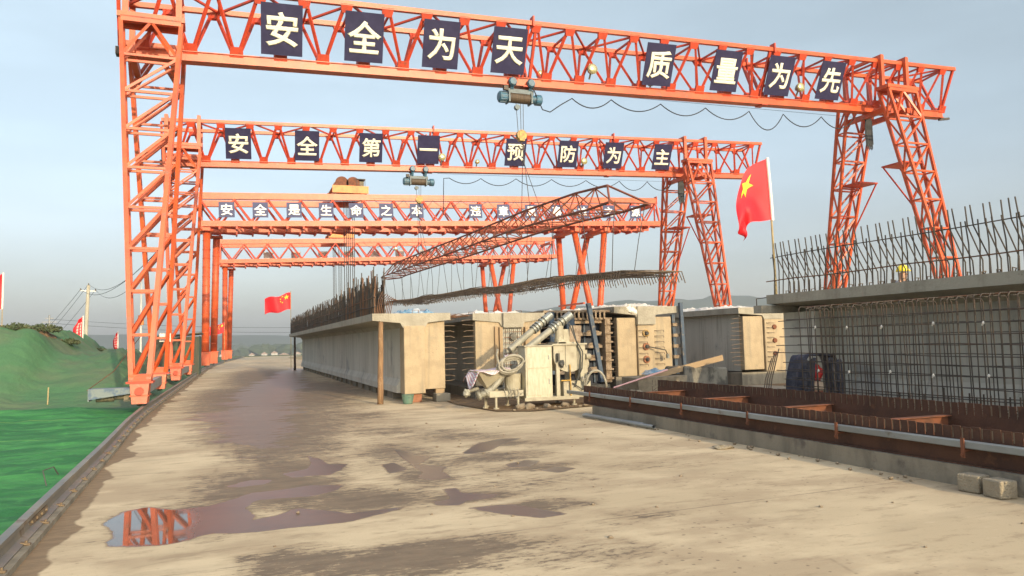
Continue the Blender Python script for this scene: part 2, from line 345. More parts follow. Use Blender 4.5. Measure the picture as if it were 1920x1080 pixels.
# muddy pools and wet films lying on the slab, as outlines on the ground in metres
POOLS = {
'A': [(-1.15, 8.05), (-1.05, 8.58), (-0.82, 8.71), (-0.56, 8.43), (-0.24, 8.47), (0.01, 8.75), (0.17, 9.01), (0.45, 9.03), (0.83, 9.16), (1.17, 8.99), (1.07, 8.71), (0.76, 8.48), (0.42, 8.55), (0.21, 8.54), (0.1, 8.2), (0.19, 7.79), (0.14, 7.59), (0.38, 7.7), (0.57, 7.97), (0.81, 7.76), (1.02, 7.47), (1.35, 7.52), (1.66, 7.56), (1.32, 7.33), (1.01, 7.14), (0.67, 7.11), (0.41, 7.12), (0.16, 7.09), (-0.02, 7.15), (-0.21, 7.24), (-0.41, 7.02), (-0.57, 6.97), (-0.77, 7.02), (-0.98, 7.12), (-1.02, 7.31), (-0.98, 7.42), (-1.05, 7.82)] ,
'B': [(-0.11, 9.52), (0.14, 9.86), (0.44, 9.76), (0.36, 9.48), (0.05, 9.43)] ,
'C': [(0.55, 10.15), (0.89, 10.38), (0.99, 10.91), (1.0, 11.69), (1.14, 11.21), (1.2, 10.62), (1.45, 10.55), (1.28, 10.07), (1.11, 9.76), (0.89, 9.82), (0.66, 9.79)] ,
'D': [(2.29, 11.86), (2.39, 11.34), (2.48, 10.87), (2.61, 10.59), (2.37, 10.16), (2.26, 10.04), (2.61, 9.69), (2.44, 9.36), (2.43, 8.86), (2.12, 8.83), (2.06, 9.06), (2.2, 9.43), (2.2, 10.08), (2.22, 10.81)] ,
'E': [(1.87, 7.62), (2.09, 7.71), (2.15, 8.24), (2.3, 8.23), (2.28, 7.94), (2.62, 7.7), (2.52, 7.53), (2.24, 7.53), (2.07, 7.36), (1.87, 7.46)] ,
'F': [(2.14, 7.19), (2.4, 7.19), (2.59, 7.16), (2.74, 6.84), (2.89, 6.56), (2.6, 6.5), (2.34, 6.79)] ,
'G': [(3.09, 10.73), (3.59, 11.6), (4.1, 11.98), (4.46, 11.88), (3.95, 11.39), (3.57, 10.81), (3.21, 10.58)] ,
'H': [(3.31, 9.48), (3.68, 9.7), (3.84, 9.54), (3.54, 9.18), (3.29, 9.22)] ,
'I': [(3.52, 8.88), (3.84, 9.02), (4.01, 8.77), (3.69, 8.57)] ,
'J': [(-0.1, 12.43), (-0.28, 13.58), (-0.56, 14.86), (-1.42, 21.2), (-0.61, 20.89), (-0.52, 25.24), (-0.11, 30.33), (0.86, 37.81), (2.29, 50.8), (4.15, 61.15), (4.88, 53.67), (3.05, 32.0), (1.64, 22.0), (1.75, 19.27), (1.35, 15.74), (0.88, 14.0), (1.13, 12.52), (0.61, 12.35), (0.17, 11.86)] ,
'K': [(1.85, 10.26), (2.02, 10.35), (2.09, 9.73), (1.8, 9.48)] ,
'L': [(-0.04, 5.71), (0.09, 6.25), (0.26, 6.45), (0.6, 6.41), (1.02, 6.16), (1.47, 6.13), (1.85, 6.02), (1.89, 5.87), (1.64, 5.64), (1.41, 5.05)] ,
'M': [(-1.15, 8.05), (-1.05, 8.58), (-0.82, 8.71), (-0.56, 8.43), (-0.41, 8.43), (-0.34, 7.79), (-0.36, 7.2), (-0.41, 7.02), (-0.57, 6.97), (-0.77, 7.02), (-0.98, 7.12), (-1.02, 7.31), (-0.98, 7.42), (-1.05, 7.82)] ,
}
def field(lst, x, y):
    b = 0
    for cx, cy, ax, ay, s in lst:
        d = ((x - cx) / ax) ** 2 + ((y - cy) / ay) ** 2
        if d < 4: b = max(b, s * math.exp(-d * .75))
    return b
def steps(a, b, fine0, fine1, st, grow=1.16):
    r = []; x = fine0
    while x < fine1: r.append(x); x += st
    r.append(fine1); d = st; x = fine1
    while x < b: d *= grow; x = min(b, x + d); r.append(x)
    d = st; x = fine0; l = []
    while x > a: d *= grow; x = max(a, x - d); l.append(x)
    return l[::-1] + r
import numpy as np
def signed(poly, X, Y):                     # distance to an outline, negative inside
    P_ = np.array(poly); Q_ = np.roll(P_, -1, 0); d2 = np.full(X.shape, 1e9); ins = np.zeros(X.shape, bool)
    for (ax, ay), (bx, by) in zip(P_, Q_):
        ex, ey = bx - ax, by - ay; t = np.clip(((X - ax) * ex + (Y - ay) * ey) / (ex * ex + ey * ey + 1e-12), 0, 1)
        d2 = np.minimum(d2, (X - ax - t * ex) ** 2 + (Y - ay - t * ey) ** 2)
        ins ^= ((ay > Y) != (by > Y)) & (X < (bx - ax) * (Y - ay) / (by - ay + 1e-12) + ax)
    return np.where(ins, -1, 1) * np.sqrt(d2)
XS = steps(-3.0, 46, -2.2, 5.2, .07, 1.14); YS = steps(-9, 136, 5.0, 13.5, .075, 1.03)
GX, GY = np.meshgrid(np.array(XS), np.array(YS))
pool_ = np.zeros(GX.shape); mir_ = np.zeros(GX.shape); film_ = np.zeros(GX.shape); lm_ = np.zeros(GX.shape)
for k, p_ in POOLS.items():
    sd = signed(p_, GX, GY)
    if k == 'M': mir_ = np.clip(.5 - sd / .6, 0, 1)
    elif k == 'J': film_ = np.clip(.5 - sd / 2.4, 0, 1)
    elif k == 'L': lm_ = np.clip(.5 - sd / .8, 0, 1)
    else: pool_ = np.maximum(pool_, np.clip(.5 - sd / .5, 0, 1))
dm_ = np.zeros(GX.shape)
for cx, cy, ax, ay, s_ in DAMP_SHADE:
    d = ((GX - cx) / ax) ** 2 + ((GY - cy) / ay) ** 2; dm_ = np.maximum(dm_, np.where(d < 5, s_ * np.exp(-d * .75), 0))
g = MB(); da = []; ra = []
for iy, y in enumerate(YS):
    for ix, x in enumerate(XS):
        ed = x - railx(y)
        rw = .20 + .26 * noise.noise(Vector((0, y * .8, 3))) + .12 * noise.noise(Vector((2, y * 2.6, 3)))
        ra.append(max(0, min(1, .5 - (abs(ed - .1) - rw) / .6)) if y < 70 else 0)
        z = .022 * noise.noise(Vector((x * .35, y * .2, 0))) * sstep(3, 8, abs(y - 7))
        g.v.append((x, y, z * .3 - .35 * sstep(-.12, -.22, ed)))
da = np.maximum(dm_, lm_ * .9).ravel().tolist(); pa = pool_.ravel().tolist(); ma = mir_.ravel().tolist(); fa = film_.ravel().tolist()
nx = len(XS)
for i in range(len(YS) - 1):
    for j in range(nx - 1):
        a = i * nx + j; g.f.append((a, a + 1, a + nx + 1, a + nx))
def ground_mat():
    m = bpy.data.materials.new('stained_concrete_pavement'); m.use_nodes = True; t = m.node_tree; b = t.nodes['Principled BSDF']; L = t.links.new
    pos = t.nodes.new('ShaderNodeNewGeometry').outputs['Position']
    def N(s, d=5, sc=None, rough=.6):
        n = t.nodes.new('ShaderNodeTexNoise'); n.inputs['Scale'].default_value = s; n.inputs['Detail'].default_value = d; n.inputs['Roughness'].default_value = rough
        if sc:
            mp = t.nodes.new('ShaderNodeMapping'); mp.inputs['Scale'].default_value = sc; L(pos, mp.inputs[0]); L(mp.outputs[0], n.inputs['Vector'])
        else: L(pos, n.inputs['Vector'])
        return n.outputs[0]
    def MA(op, a, b_, c=None):
        n = t.nodes.new('ShaderNodeMath'); n.operation = op
        for i, v in enumerate((a, b_, c)):
            if v is None: continue
            if isinstance(v, (int, float)): n.inputs[i].default_value = v
            else: L(v, n.inputs[i])
        return n.outputs[0]
    def SS(v, lo, hi, a=0, b_=1):
        n = t.nodes.new('ShaderNodeMapRange'); n.interpolation_type = 'SMOOTHSTEP'
        for i, q in ((1, lo), (2, hi), (3, a), (4, b_)): n.inputs[i].default_value = q
        L(v, n.inputs[0]); return n.outputs[0]
    def MIX(f, a, b_):
        n = t.nodes.new('ShaderNodeMix'); n.data_type = 'RGBA'
        for i, v in ((0, f), (6, a), (7, b_)):
            if isinstance(v, tuple): n.inputs[i].default_value = (*v, 1)
            elif isinstance(v, (int, float)): n.inputs[i].default_value = v
            else: L(v, n.inputs[i])
        return n.outputs[2]
    at = lambda nm: (lambda n: (setattr(n, 'attribute_name', nm), n.outputs['Fac'])[1])(t.nodes.new('ShaderNodeAttribute'))
    damp_shade, pool, mirror, film, rim_ = at('damp_shade'), at('pool'), at('mirror'), at('film'), at('rim')
    n1 = N(1.0, 6, (.75, 1.5, 1), .68); n2 = N(6, 5, (.6, 1.7, 1), .7); n3 = N(.35, 3); n4 = N(45, 3); n5 = N(1.6, 4, (.35, 1.6, 1))
    n10 = N(2.6, 10, (.62, 1.5, 1), .78); n6 = N(2.6, 4); n11 = N(11, 8, (.6, 1.4, 1), .78)
    wob = MA('ADD', MA('MULTIPLY', MA('SUBTRACT', n10, .5), .9), MA('MULTIPLY', MA('SUBTRACT', n11, .5), .55))
    fd = MA('ADD', MA('ADD', damp_shade, MA('MULTIPLY', MA('SUBTRACT', n1, .5), .8)), wob)
    D1 = MA('MULTIPLY', SS(fd, .24, .62), .66)                       # soft damp tone
    D2 = SS(MA('ADD', fd, MA('MULTIPLY', MA('SUBTRACT', n11, .5), 1.6)), .54, .66)      # darker streaks
    rimm = SS(MA('ADD', rim_, MA('MULTIPLY', MA('SUBTRACT', n10, .5), .22)), .47, .53, 0, .9)
    n12 = N(.55, 6, (.5, 1.2, 1), .7); fl = MA('ADD', MA('ADD', film, MA('MULTIPLY', MA('SUBTRACT', n12, .5), 1.5)), MA('MULTIPLY', MA('SUBTRACT', n10, .5), 1.1))
    Fm = MA('MULTIPLY', SS(fl, .58, .70, 0, 1), SS(film, .2, .5))
    fp = MA('ADD', MA('ADD', pool, MA('MULTIPLY', MA('SUBTRACT', n2, .5), .16)), MA('MULTIPLY', MA('SUBTRACT', n6, .5), .12))
    Pd = SS(fp, .492, .516)
    Pm = MA('MULTIPLY', SS(fp, .50, .53), SS(MA('ADD', mirror, MA('MULTIPLY', MA('SUBTRACT', n6, .5), .35)), .42, .62))
    dry = MIX(SS(n3, .42, .6), (.60, .48, .305), (.49, .385, .24))
    dry = MIX(SS(n5, .52, .75, 0, .45), dry, (.36, .285, .185))
    dry = MIX(SS(n4, .60, .75, 0, .4), dry, (.24, .19, .13))
    pale = MIX(SS(n2, .6, .75, 0, .5), dry, (.66, .545, .375))
    n7 = N(.55, 5, (.8, 1.3, 1), .65); n8 = N(3.2, 6, (.5, 1.5, 1), .72); n9 = N(14, 4)
    pale = MIX(SS(n7, .44, .62, 0, .72), pale, (.37, .275, .17))
    pale = MIX(SS(n8, .52, .68, 0, .65), pale, (.30, .22, .135))
    pale = MIX(SS(n9, .62, .74, 0, .55), pale, (.25, .185, .115))
    vo = t.nodes.new('ShaderNodeTexVoronoi'); vo.feature = 'DISTANCE_TO_EDGE'; vo.inputs['Scale'].default_value = .33
    dv = t.nodes.new('ShaderNodeMix'); dv.data_type = 'VECTOR'; dv.inputs[0].default_value = .22
    nv = t.nodes.new('ShaderNodeTexNoise'); nv.inputs['Scale'].default_value = 1.3; nv.inputs['Detail'].default_value = 5; L(pos, nv.inputs['Vector'])
    L(pos, dv.inputs[4]); L(nv.outputs['Color'], dv.inputs[5]); L(dv.outputs[1], vo.inputs['Vector'])
    pale = MIX(MA('MULTIPLY', SS(vo.outputs['Distance'], .001, .006, .45, 0), SS(n7, .52, .66)), pale, (.17, .125, .075))
    wetc = MIX(SS(n2, .4, .62), (.335, .245, .145), (.235, .168, .098))
    c = MIX(D1, pale, wetc)
    c = MIX(MA('MULTIPLY', D2, .85), c, MIX(SS(n10, .42, .6), (.175, .125, .075), (.115, .082, .050)))
    c = MIX(rimm, c, MIX(SS(n2, .4, .6), (.225, .150, .080), (.165, .108, .058)))
    mud = MIX(SS(n1, .40, .62), (.115, .074, .050), (.085, .062, .044))
    c = MIX(MA('MULTIPLY', Fm, .66), c, MIX(SS(n1, .4, .6), (.14, .095, .062), (.10, .075, .05)))
    c = MIX(Pd, c, mud)
    edge = MA('MULTIPLY', SS(fp, .455, .492), MA('SUBTRACT', 1.0, Pd))
    c = MIX(MA('MULTIPLY', edge, .6), c, (.22, .155, .095))
    vs = t.nodes.new('ShaderNodeTexVoronoi'); vs.inputs['Scale'].default_value = 11; L(pos, vs.inputs['Vector'])
    sepp = t.nodes.new('ShaderNodeSeparateXYZ'); L(pos, sepp.inputs[0])
    c = MIX(MA('MULTIPLY', MA('MULTIPLY', SS(vs.outputs['Distance'], .10, .20, .75, 0), SS(n7, .48, .60)), SS(sepp.outputs[0], 1.5, 3.0)), c, (.13, .095, .06))
    # transverse joints every five metres
    sx = t.nodes.new('ShaderNodeSeparateXYZ'); L(pos, sx.inputs[0])
    yy = MA('ADD', sx.outputs[1], MA('MULTIPLY', sx.outputs[0], -.045))
    yy = MA('ADD', yy, MA('MULTIPLY', MA('SUBTRACT', n2, .5), .05))
    md = MA('ABSOLUTE', MA('SUBTRACT', MA('MODULO', MA('ADD', yy, 98.95), 5.0), 0.0), None)
    jl = SS(md, .012, .03, .65, 0)
    c = MIX(MA('MULTIPLY', jl, SS(n1, .38, .55)), c, (.15, .115, .075))
    L(c, b.inputs['Base Color'])
    r = MA('SUBTRACT', .95, MA('MULTIPLY', D2, .25)); r = MA('SUBTRACT', r, MA('MULTIPLY', rimm, .1))
    r = MA('MINIMUM', r, MA('SUBTRACT', 1.0, MA('MULTIPLY', Fm, .60)))
    r = MA('MINIMUM', r, MA('SUBTRACT', 1.0, MA('MULTIPLY', Pd, .72)))
    r = MA('MAXIMUM', MA('MULTIPLY', r, MA('SUBTRACT', 1.0, Pm)), .03)
    L(r, b.inputs['Roughness']); b.inputs['Specular IOR Level'].default_value = .45
    bp = t.nodes.new('ShaderNodeBump'); bp.inputs['Distance'].default_value = .02
    L(MA('ADD', n4, MA('MULTIPLY', n2, 1.5)), bp.inputs['Height']); L(MA('MULTIPLY', MA('SUBTRACT', 1.0, MA('MAXIMUM', Pd, MA('MULTIPLY', Fm, .8))), .13), bp.inputs['Strength'])
    L(bp.outputs[0], b.inputs['Normal'])
    return m
M['pavement'] = ground_mat()
pv = struct('pavement', g, M['pavement'])
for nm, arr in (('damp_shade', da), ('pool', pa), ('mirror', ma), ('film', fa), ('rim', ra)):
    a = pv.data.attributes.new(nm, 'FLOAT', 'POINT'); a.data.foreach_set('value', arr)

# far terrain: one sheet to the horizon, dropping away beside and beyond the roadbed
t_ = MB()
rad = [0, 20, 45, 70, 100, 140, 200, 280, 400, 560, 780, 1050, 1400, 1800, 2300, 2900]
NA = 96
def terr(x, y):
    d = math.hypot(x - 20, (y - 60) * .8)
    z = -.25 - 7.5 * sstep(85, 330, d) - 3 * sstep(400, 900, d) + 1.6 * noise.noise(Vector((x * .006, y * .006, 1))) * sstep(120, 300, d)
    return z
for r_ in rad:
    for k in range(NA):
        a = 2 * math.pi * k / NA; x, y = 20 + r_ * math.sin(a), 60 + r_ * math.cos(a); t_.v.append((x, y, terr(x, y)))
for i in range(len(rad) - 1):
    for k in range(NA):
        j = (k + 1) % NA; t_.f.append((i * NA + k, (i + 1) * NA + k, (i + 1) * NA + j, i * NA + j))
struct('terrain', t_, M['terrain'], True)

# distant hills: ridges with real depth
def ridge(prof, depth, name):
    h = MB(); n = len(prof) * 6 - 6; P = []
    for i in range(len(prof) - 1):
        for k in range(6):
            f = k / 6; a, b = prof[i], prof[i + 1]; P.append([a[q] + (b[q] - a[q]) * (f * f * (3 - 2 * f) if q == 2 else f) for q in range(3)])
    P.append(list(prof[-1]))
    rows = 10
    for i, (x, y, z) in enumerate(P):
        for j in range(rows + 1):
            v = j / rows; s = math.sin(math.pi * v) ** .8
            nz = noise.noise(Vector((x * .012, j * .5, 2))) * .10 + noise.noise(Vector((x * .05, j * 1.3, 7))) * .035
            h.v.append((x + (v - .5) * depth * .3, y + (v - .5) * depth, -14 + (z + 14) * s * (1 + nz)))
    for i in range(len(P) - 1):
        for j in range(rows): a = i * (rows + 1) + j; h.f.append((a, a + rows + 1, a + rows + 2, a + 1))
    struct(name, h, M['hill'], True)
ridge([(200, 1500, 20), (419, 1500, 50), (571, 1500, 64), (695, 1500, 76), (852, 1500, 86), (992, 1500, 89), (1124, 1500, 92), (1260, 1500, 84), (1420, 1450, 70), (1700, 1400, 60)], 500, 'hills')
ridge([(-1500, 2050, 26), (-900, 2050, 38), (-400, 2050, 44), (-60, 2050, 34), (130, 2050, 29), (420, 2050, 24), (900, 2050, 20)], 400, 'hills')
# far-off wood in a low band
fw_ = MB()
for i in range(420):
    x = rng.uniform(-700, 800); y = 1250 + rng.uniform(-200, 500); s = rng.uniform(6, 12)
    fw_.blob((x, y, terr(x, y) + s * .5), (s * 1.5, s * 1.5, s), i, .7, 7, 5)
struct('far_wood', fw_, M['far_wood'], kind='stuff')
# tan earth bank past the first beam
bk = MB()
bk.grid(lambda u, v: (5 + 30 * u, 78 + 46 * v, -.15 + 1.5 * math.sin(math.pi * v) ** .7 * sstep(0, .35, u) * (1 + .25 * noise.noise(Vector((u * 6, v * 6, 4))))), 24, 16)
struct('earth_bank', bk, M['bank'], True)

# dust net laid over the verge and the spoil heap beside the rail
def netz(x, y):
    d = railx(min(y, 130)) - x
    z = .06 + .05 * noise.noise(Vector((x * 1.0, y * 1.5, 5))) + .035 * noise.noise(Vector((x * 2.6, y * 4.4, 8))) + .03 * abs(noise.noise(Vector((x * 1.1 + y * .6, y * 2.4, 11)))) - .012
    far = sstep(60, 44, y)
    rise = sstep(22.8, 31.0, y + .25 * (x + 4) * (1 if x > -6 else .3)) ** 1.25
    crest = 1.55 + .95 * sstep(-5.3, -6.9, x) + .12 * noise.noise(Vector((x * .5, y * .3, 2)))
    side = sstep(.25, 1.9, d)
    low = 1 - .62 * sstep(36, 46, y) * sstep(-7.5, -5.5, x)
    fold = (.17 * abs(noise.noise(Vector((x * 2.0 + y * .5, y * .45, 3)))) + .06 * abs(noise.noise(Vector((x * 5 + y, y * 1.6, 6)))) + .11 * noise.noise(Vector((x * 1.3 + y * .25, y * .22, 9))) + .05 * noise.noise(Vector((x * 3.1, y * .7, 4)))) * rise
    bump = .16 * math.exp(-((y - 22.5 - .12 * x) ** 2) / 1.5) * side
    return z * sstep(-.05, .15, d) + (crest * low - .12 + fold * 1.3) * rise * side * far + bump + .05 * sstep(1, 6, d) - .05
net = MB(); xs = []

dd = [0.0, .08, .14, .27, .42, .6, .8, 1.0, 1.22, 1.47, 1.75, 2.05, 2.35, 2.65, 2.95, 3.3, 3.7, 4.1, 4.55, 5.05, 5.6, 6.2,  .2, .35, .5, .7, .9, 1.1, 1.35, 1.6, 1.9, 2.2, 2.5, 2.8, 3.1, 3.5, 3.9, 4.3, 4.8, 5.3, 5.9, 6.6, 7.0, 7.5, 8.0, 8.6, 9.3, 10, 12, 15, 20, 28, 40]
dd.sort()
ny = [(-8 + .22 * i) for i in range(int(100 / .22))]
ny = [4 + .11 * i for i in range(330)] + [y for i, y in enumerate(ny) if (y <= 3.9 or y > 40.4) and i % 3 == 0]
ny.sort(); ny = ny + [96, 102, 110, 122, 134]
for y in ny:
    for d in dd: x = railx(y) - .10 - d; net.v.append((x, y, netz(x, y)))
q = len(dd)
for i in range(len(ny) - 1):
    for j in range(q - 1): a = i * q + j; net.f.append((a, a + q, a + q + 1, a + 1))
def net_mat():
    m = mat('green_dust_net', (.058, .235, .066), .8, c2=(.030, .150, .046), scale=1.3, lo=.36, hi=.60, stretch=(.5, 1.6, 1), bump=1.0, bscale=3.2, c3=(.075, .30, .075), s3=3, lo3=.55, hi3=.75, world=True, spec=.2)
    t = m.node_tree; b = t.nodes['Principled BSDF']; L = t.links.new
    src = b.inputs['Base Color'].links[0].from_socket
    pos = t.nodes.new('ShaderNodeNewGeometry').outputs['Position']
    s = t.nodes.new('ShaderNodeSeparateXYZ'); L(pos, s.inputs[0])
    nn = t.nodes.new('ShaderNodeTexNoise'); nn.inputs['Scale'].default_value = .8; nn.inputs['Detail'].default_value = 5; L(pos, nn.inputs['Vector'])
    ad = t.nodes.new('ShaderNodeMath'); ad.operation = 'MULTIPLY_ADD'; L(nn.outputs[0], ad.inputs[0]); ad.inputs[1].default_value = 1.6; L(s.outputs[1], ad.inputs[2])
    mr = t.nodes.new('ShaderNodeMapRange'); mr.inputs[1].default_value = 23.5; mr.inputs[2].default_value = 24.1; mr.inputs[4].default_value = .92; L(ad.outputs[0], mr.inputs[0])
    n2 = t.nodes.new('ShaderNodeTexNoise'); n2.inputs['Scale'].default_value = .55; n2.inputs['Detail'].default_value = 6; L(pos, n2.inputs['Vector'])
    m2 = t.nodes.new('ShaderNodeMix'); m2.data_type = 'RGBA'; m2.inputs[6].default_value = (.080, .175, .082, 1); m2.inputs[7].default_value = (.125, .155, .092, 1)
    r2 = t.nodes.new('ShaderNodeMapRange'); r2.inputs[1].default_value = .4; r2.inputs[2].default_value = .62; L(n2.outputs[0], r2.inputs[0]); L(r2.outputs[0], m2.inputs[0])
    mx = t.nodes.new('ShaderNodeMix'); mx.data_type = 'RGBA'; zr = t.nodes.new('ShaderNodeMath'); zr.operation = 'MULTIPLY_ADD'; L(nn.outputs[0], zr.inputs[0]); zr.inputs[1].default_value = 1.5; L(s.outputs[2], zr.inputs[2])
    zm = t.nodes.new('ShaderNodeMapRange'); zm.inputs[1].default_value = 2.6; zm.inputs[2].default_value = 3.5; zm.inputs[3].default_value = 1; zm.inputs[4].default_value = .45; L(zr.outputs[0], zm.inputs[0])
    fm = t.nodes.new('ShaderNodeMath'); fm.operation = 'MULTIPLY'; L(mr.outputs[0], fm.inputs[0]); L(zm.outputs[0], fm.inputs[1])
    L(fm.outputs[0], mx.inputs[0]); L(src, mx.inputs[6]); L(m2.outputs[2], mx.inputs[7])
    # overlap seams of the sheets: thin pale lines across the verge
    sa = t.nodes.new('ShaderNodeMath'); sa.operation = 'MULTIPLY_ADD'; L(nn.outputs[0], sa.inputs[0]); sa.inputs[1].default_value = .5; L(s.outputs[1], sa.inputs[2])
    mo = t.nodes.new('ShaderNodeMath'); mo.operation = 'PINGPONG'; L(sa.outputs[0], mo.inputs[0]); mo.inputs[1].default_value = 2.05
    ms = t.nodes.new('ShaderNodeMapRange'); ms.inputs[1].default_value = .0; ms.inputs[2].default_value = .05; ms.inputs[3].default_value = .75; ms.inputs[4].default_value = 0; L(mo.outputs[0], ms.inputs[0])
    iv = t.nodes.new('ShaderNodeMath'); iv.operation = 'SUBTRACT'; iv.inputs[0].default_value = 1; L(mr.outputs[0], iv.inputs[1])
    br_ = t.nodes.new('ShaderNodeMapRange'); br_.inputs[1].default_value = .45; br_.inputs[2].default_value = .6; L(n2.outputs[0], br_.inputs[0])
    i2 = t.nodes.new('ShaderNodeMath'); i2.operation = 'MULTIPLY'; L(iv.outputs[0], i2.inputs[0]); L(br_.outputs[0], i2.inputs[1])
    i3 = t.nodes.new('ShaderNodeMath'); i3.operation = 'MULTIPLY'; L(ms.outputs[0], i3.inputs[0]); L(i2.outputs[0], i3.inputs[1])
    m3 = t.nodes.new('ShaderNodeMix'); m3.data_type = 'RGBA'; L(i3.outputs[0], m3.inputs[0]); L(mx.outputs[2], m3.inputs[6]); m3.inputs[7].default_value = (.20, .36, .07, 1)
    L(m3.outputs[2], b.inputs['Base Color'])
    return m
M['net'] = net_mat()
no = net.build('dust_net', M['net'], None, Vector((-3, 10, 0)), True); no.location = (-3, 10, 0)
tag(no, 'bright green dust net spread over the verge and the spoil heap left of the crane rail', 'ground cover', kind='stuff')

# muddy pit edge under the mixing machine, in front of the beam ends
pit = MB()
pp = [(5.35, 18.9), (5.6, 16.6), (6.3, 16.1), (7.9, 16.5), (9.5, 16.6), (12.5, 16.4), (20, 16.4), (20, 60), (5.9, 60), (5.6, 24)]
pit.v = [(x, y, .022) for x, y in pp]; pit.f = [tuple(range(len(pp)))]
struct('soil', pit, M['soil'])
for i in range(17):
    x = 5.75 + rng.random() ** .7 * 2.9; y = 16.25 + rng.random() * .5 + (x - 5.7) * .06; r_ = rng.choice((.02, .03, .03, .045, .09)) * rng.uniform(.8, 1.2)
    solo('stone', MB().blob((x, y, .02 + r_ * .5), (r_ * 1.4, r_ * 1.1, r_ * .8), i, .5, 8, 6), M['stone'], (x, y, .02), 'small brown stone in the dirt strip under the mixing machine', 'stone', 'stones in the dirt strip', True)

# ------------------------------------------------------------------ crane rail
rl = thing('crane_rail', (-1.6, 5, 0), 'grey steel crane rail with clips running along the edge of the green net', 'rail')
prof = [(-.075, .05), (.075, .05), (.075, .065), (.02, .085), (.012, .15), (.036, .165), (.036, .20), (-.036, .20), (-.036, .165), (-.012, .15), (-.02, .085), (-.075, .065)]
mb = MB(); np_ = len(prof); ys = [-8 + i * 1.0 for i in range(142)]
for y in ys:
    for a, z in prof: mb.v.append((railx(y) + a, y, z))
for i in range(len(ys) - 1):
    for k in range(np_): j = (k + 1) % np_; mb.f.append((i * np_ + k, i * np_ + j, (i + 1) * np_ + j, (i + 1) * np_ + k))
mb.build('rail_section', M['rail'], rl)
mb = MB()
for y0, y1 in zip(ys, ys[1:]):
    x0, x1 = railx(y0), railx(y1)
    mb.quadbox([(x0 - .13, y0, -.02), (x0 + .13, y0, -.02), (x1 + .13, y1, -.02), (x1 - .13, y1, -.02), (x0 - .13, y0, .05), (x0 + .13, y0, .05), (x1 + .13, y1, .05), (x1 - .13, y1, .05)])
mb.build('rail_sill', M['concrete_base'], rl)
cl0 = None
for i in range(60):
    y = 5.6 + i * .82
    if cl0 is None:
        mb = MB(); mb.bar((.05, 0, .072), (.12, 0, .058), .045, .016); mb.cyl((.09, 0, .06), (.09, 0, .088), .011, 6)
        cl0 = mb.build('rail_clip', M['clip'], rl, Vector((0, 0, 0))); cl0.location = (railx(y) + 1.6, y - 5, 0)
    else: dup_part(cl0, (railx(y) + 1.6, y - 5, 0), rl)
mb = MB(); y = 8.1; mb.box(railx(y) + .014, railx(y) + .03, y - .35, y + .35, .09, .148)
for k in range(4): mb.cyl((railx(y) + .03, y - .27 + k * .18, .12), (railx(y) + .045, y - .27 + k * .18, .12), .014, 6)
mb.build('fish_plate', M['clip'], rl)

# ------------------------------------------------------------------ lattice gantry cranes (two of one kind)
TL = .031; HB, HT, WT, S0, S1 = 10.51, 12.66, .87, -1.1, 33.35
def lattice_leg(mb, t0, t1, b0, b1, ty, by, tz, bz, hw, n, flip):
    """box leg: chords run from (t0..t1 at ty) down to (b0..b1 at by)"""
    def C(k, sx, sy):
        f = k / n; s = (t0, t1)[sx] + ((b0, b1)[sx] - (t0, t1)[sx]) * f
        return Vector((s, ty + (by - ty) * f + (-hw if sy == 0 else hw), tz + (bz - tz) * f))
    for sx in (0, 1):
        for sy in (0, 1): mb.bar(C(0, sx, sy), C(n, sx, sy), .115, .115, (0, 1, 0))
    for k in range(1, n + 1):
        for sy in (0, 1): mb.bar(C(k, 0, sy), C(k, 1, sy), .07)
        for sx in (0, 1): mb.bar(C(k, sx, 0), C(k, sx, 1), .06)
        for sy in (0, 1):
            if k == 1:
                mid = (C(0, 0, sy) + C(0, 1, sy)) / 2; mb.bar(mid, C(1, 0, sy), .08); mb.bar(mid, C(1, 1, sy), .08)
            else: mb.bar(C(k, 0, sy), C(k - 1, 1, sy), .075)
        for sx in (0, 1): mb.bar(C(k, sx, k % 2), C(k - 1, sx, 1 - k % 2), .06)
    for sy in (0, 1): mb.bar(C(0, 0, sy), C(0, 1, sy), .16)
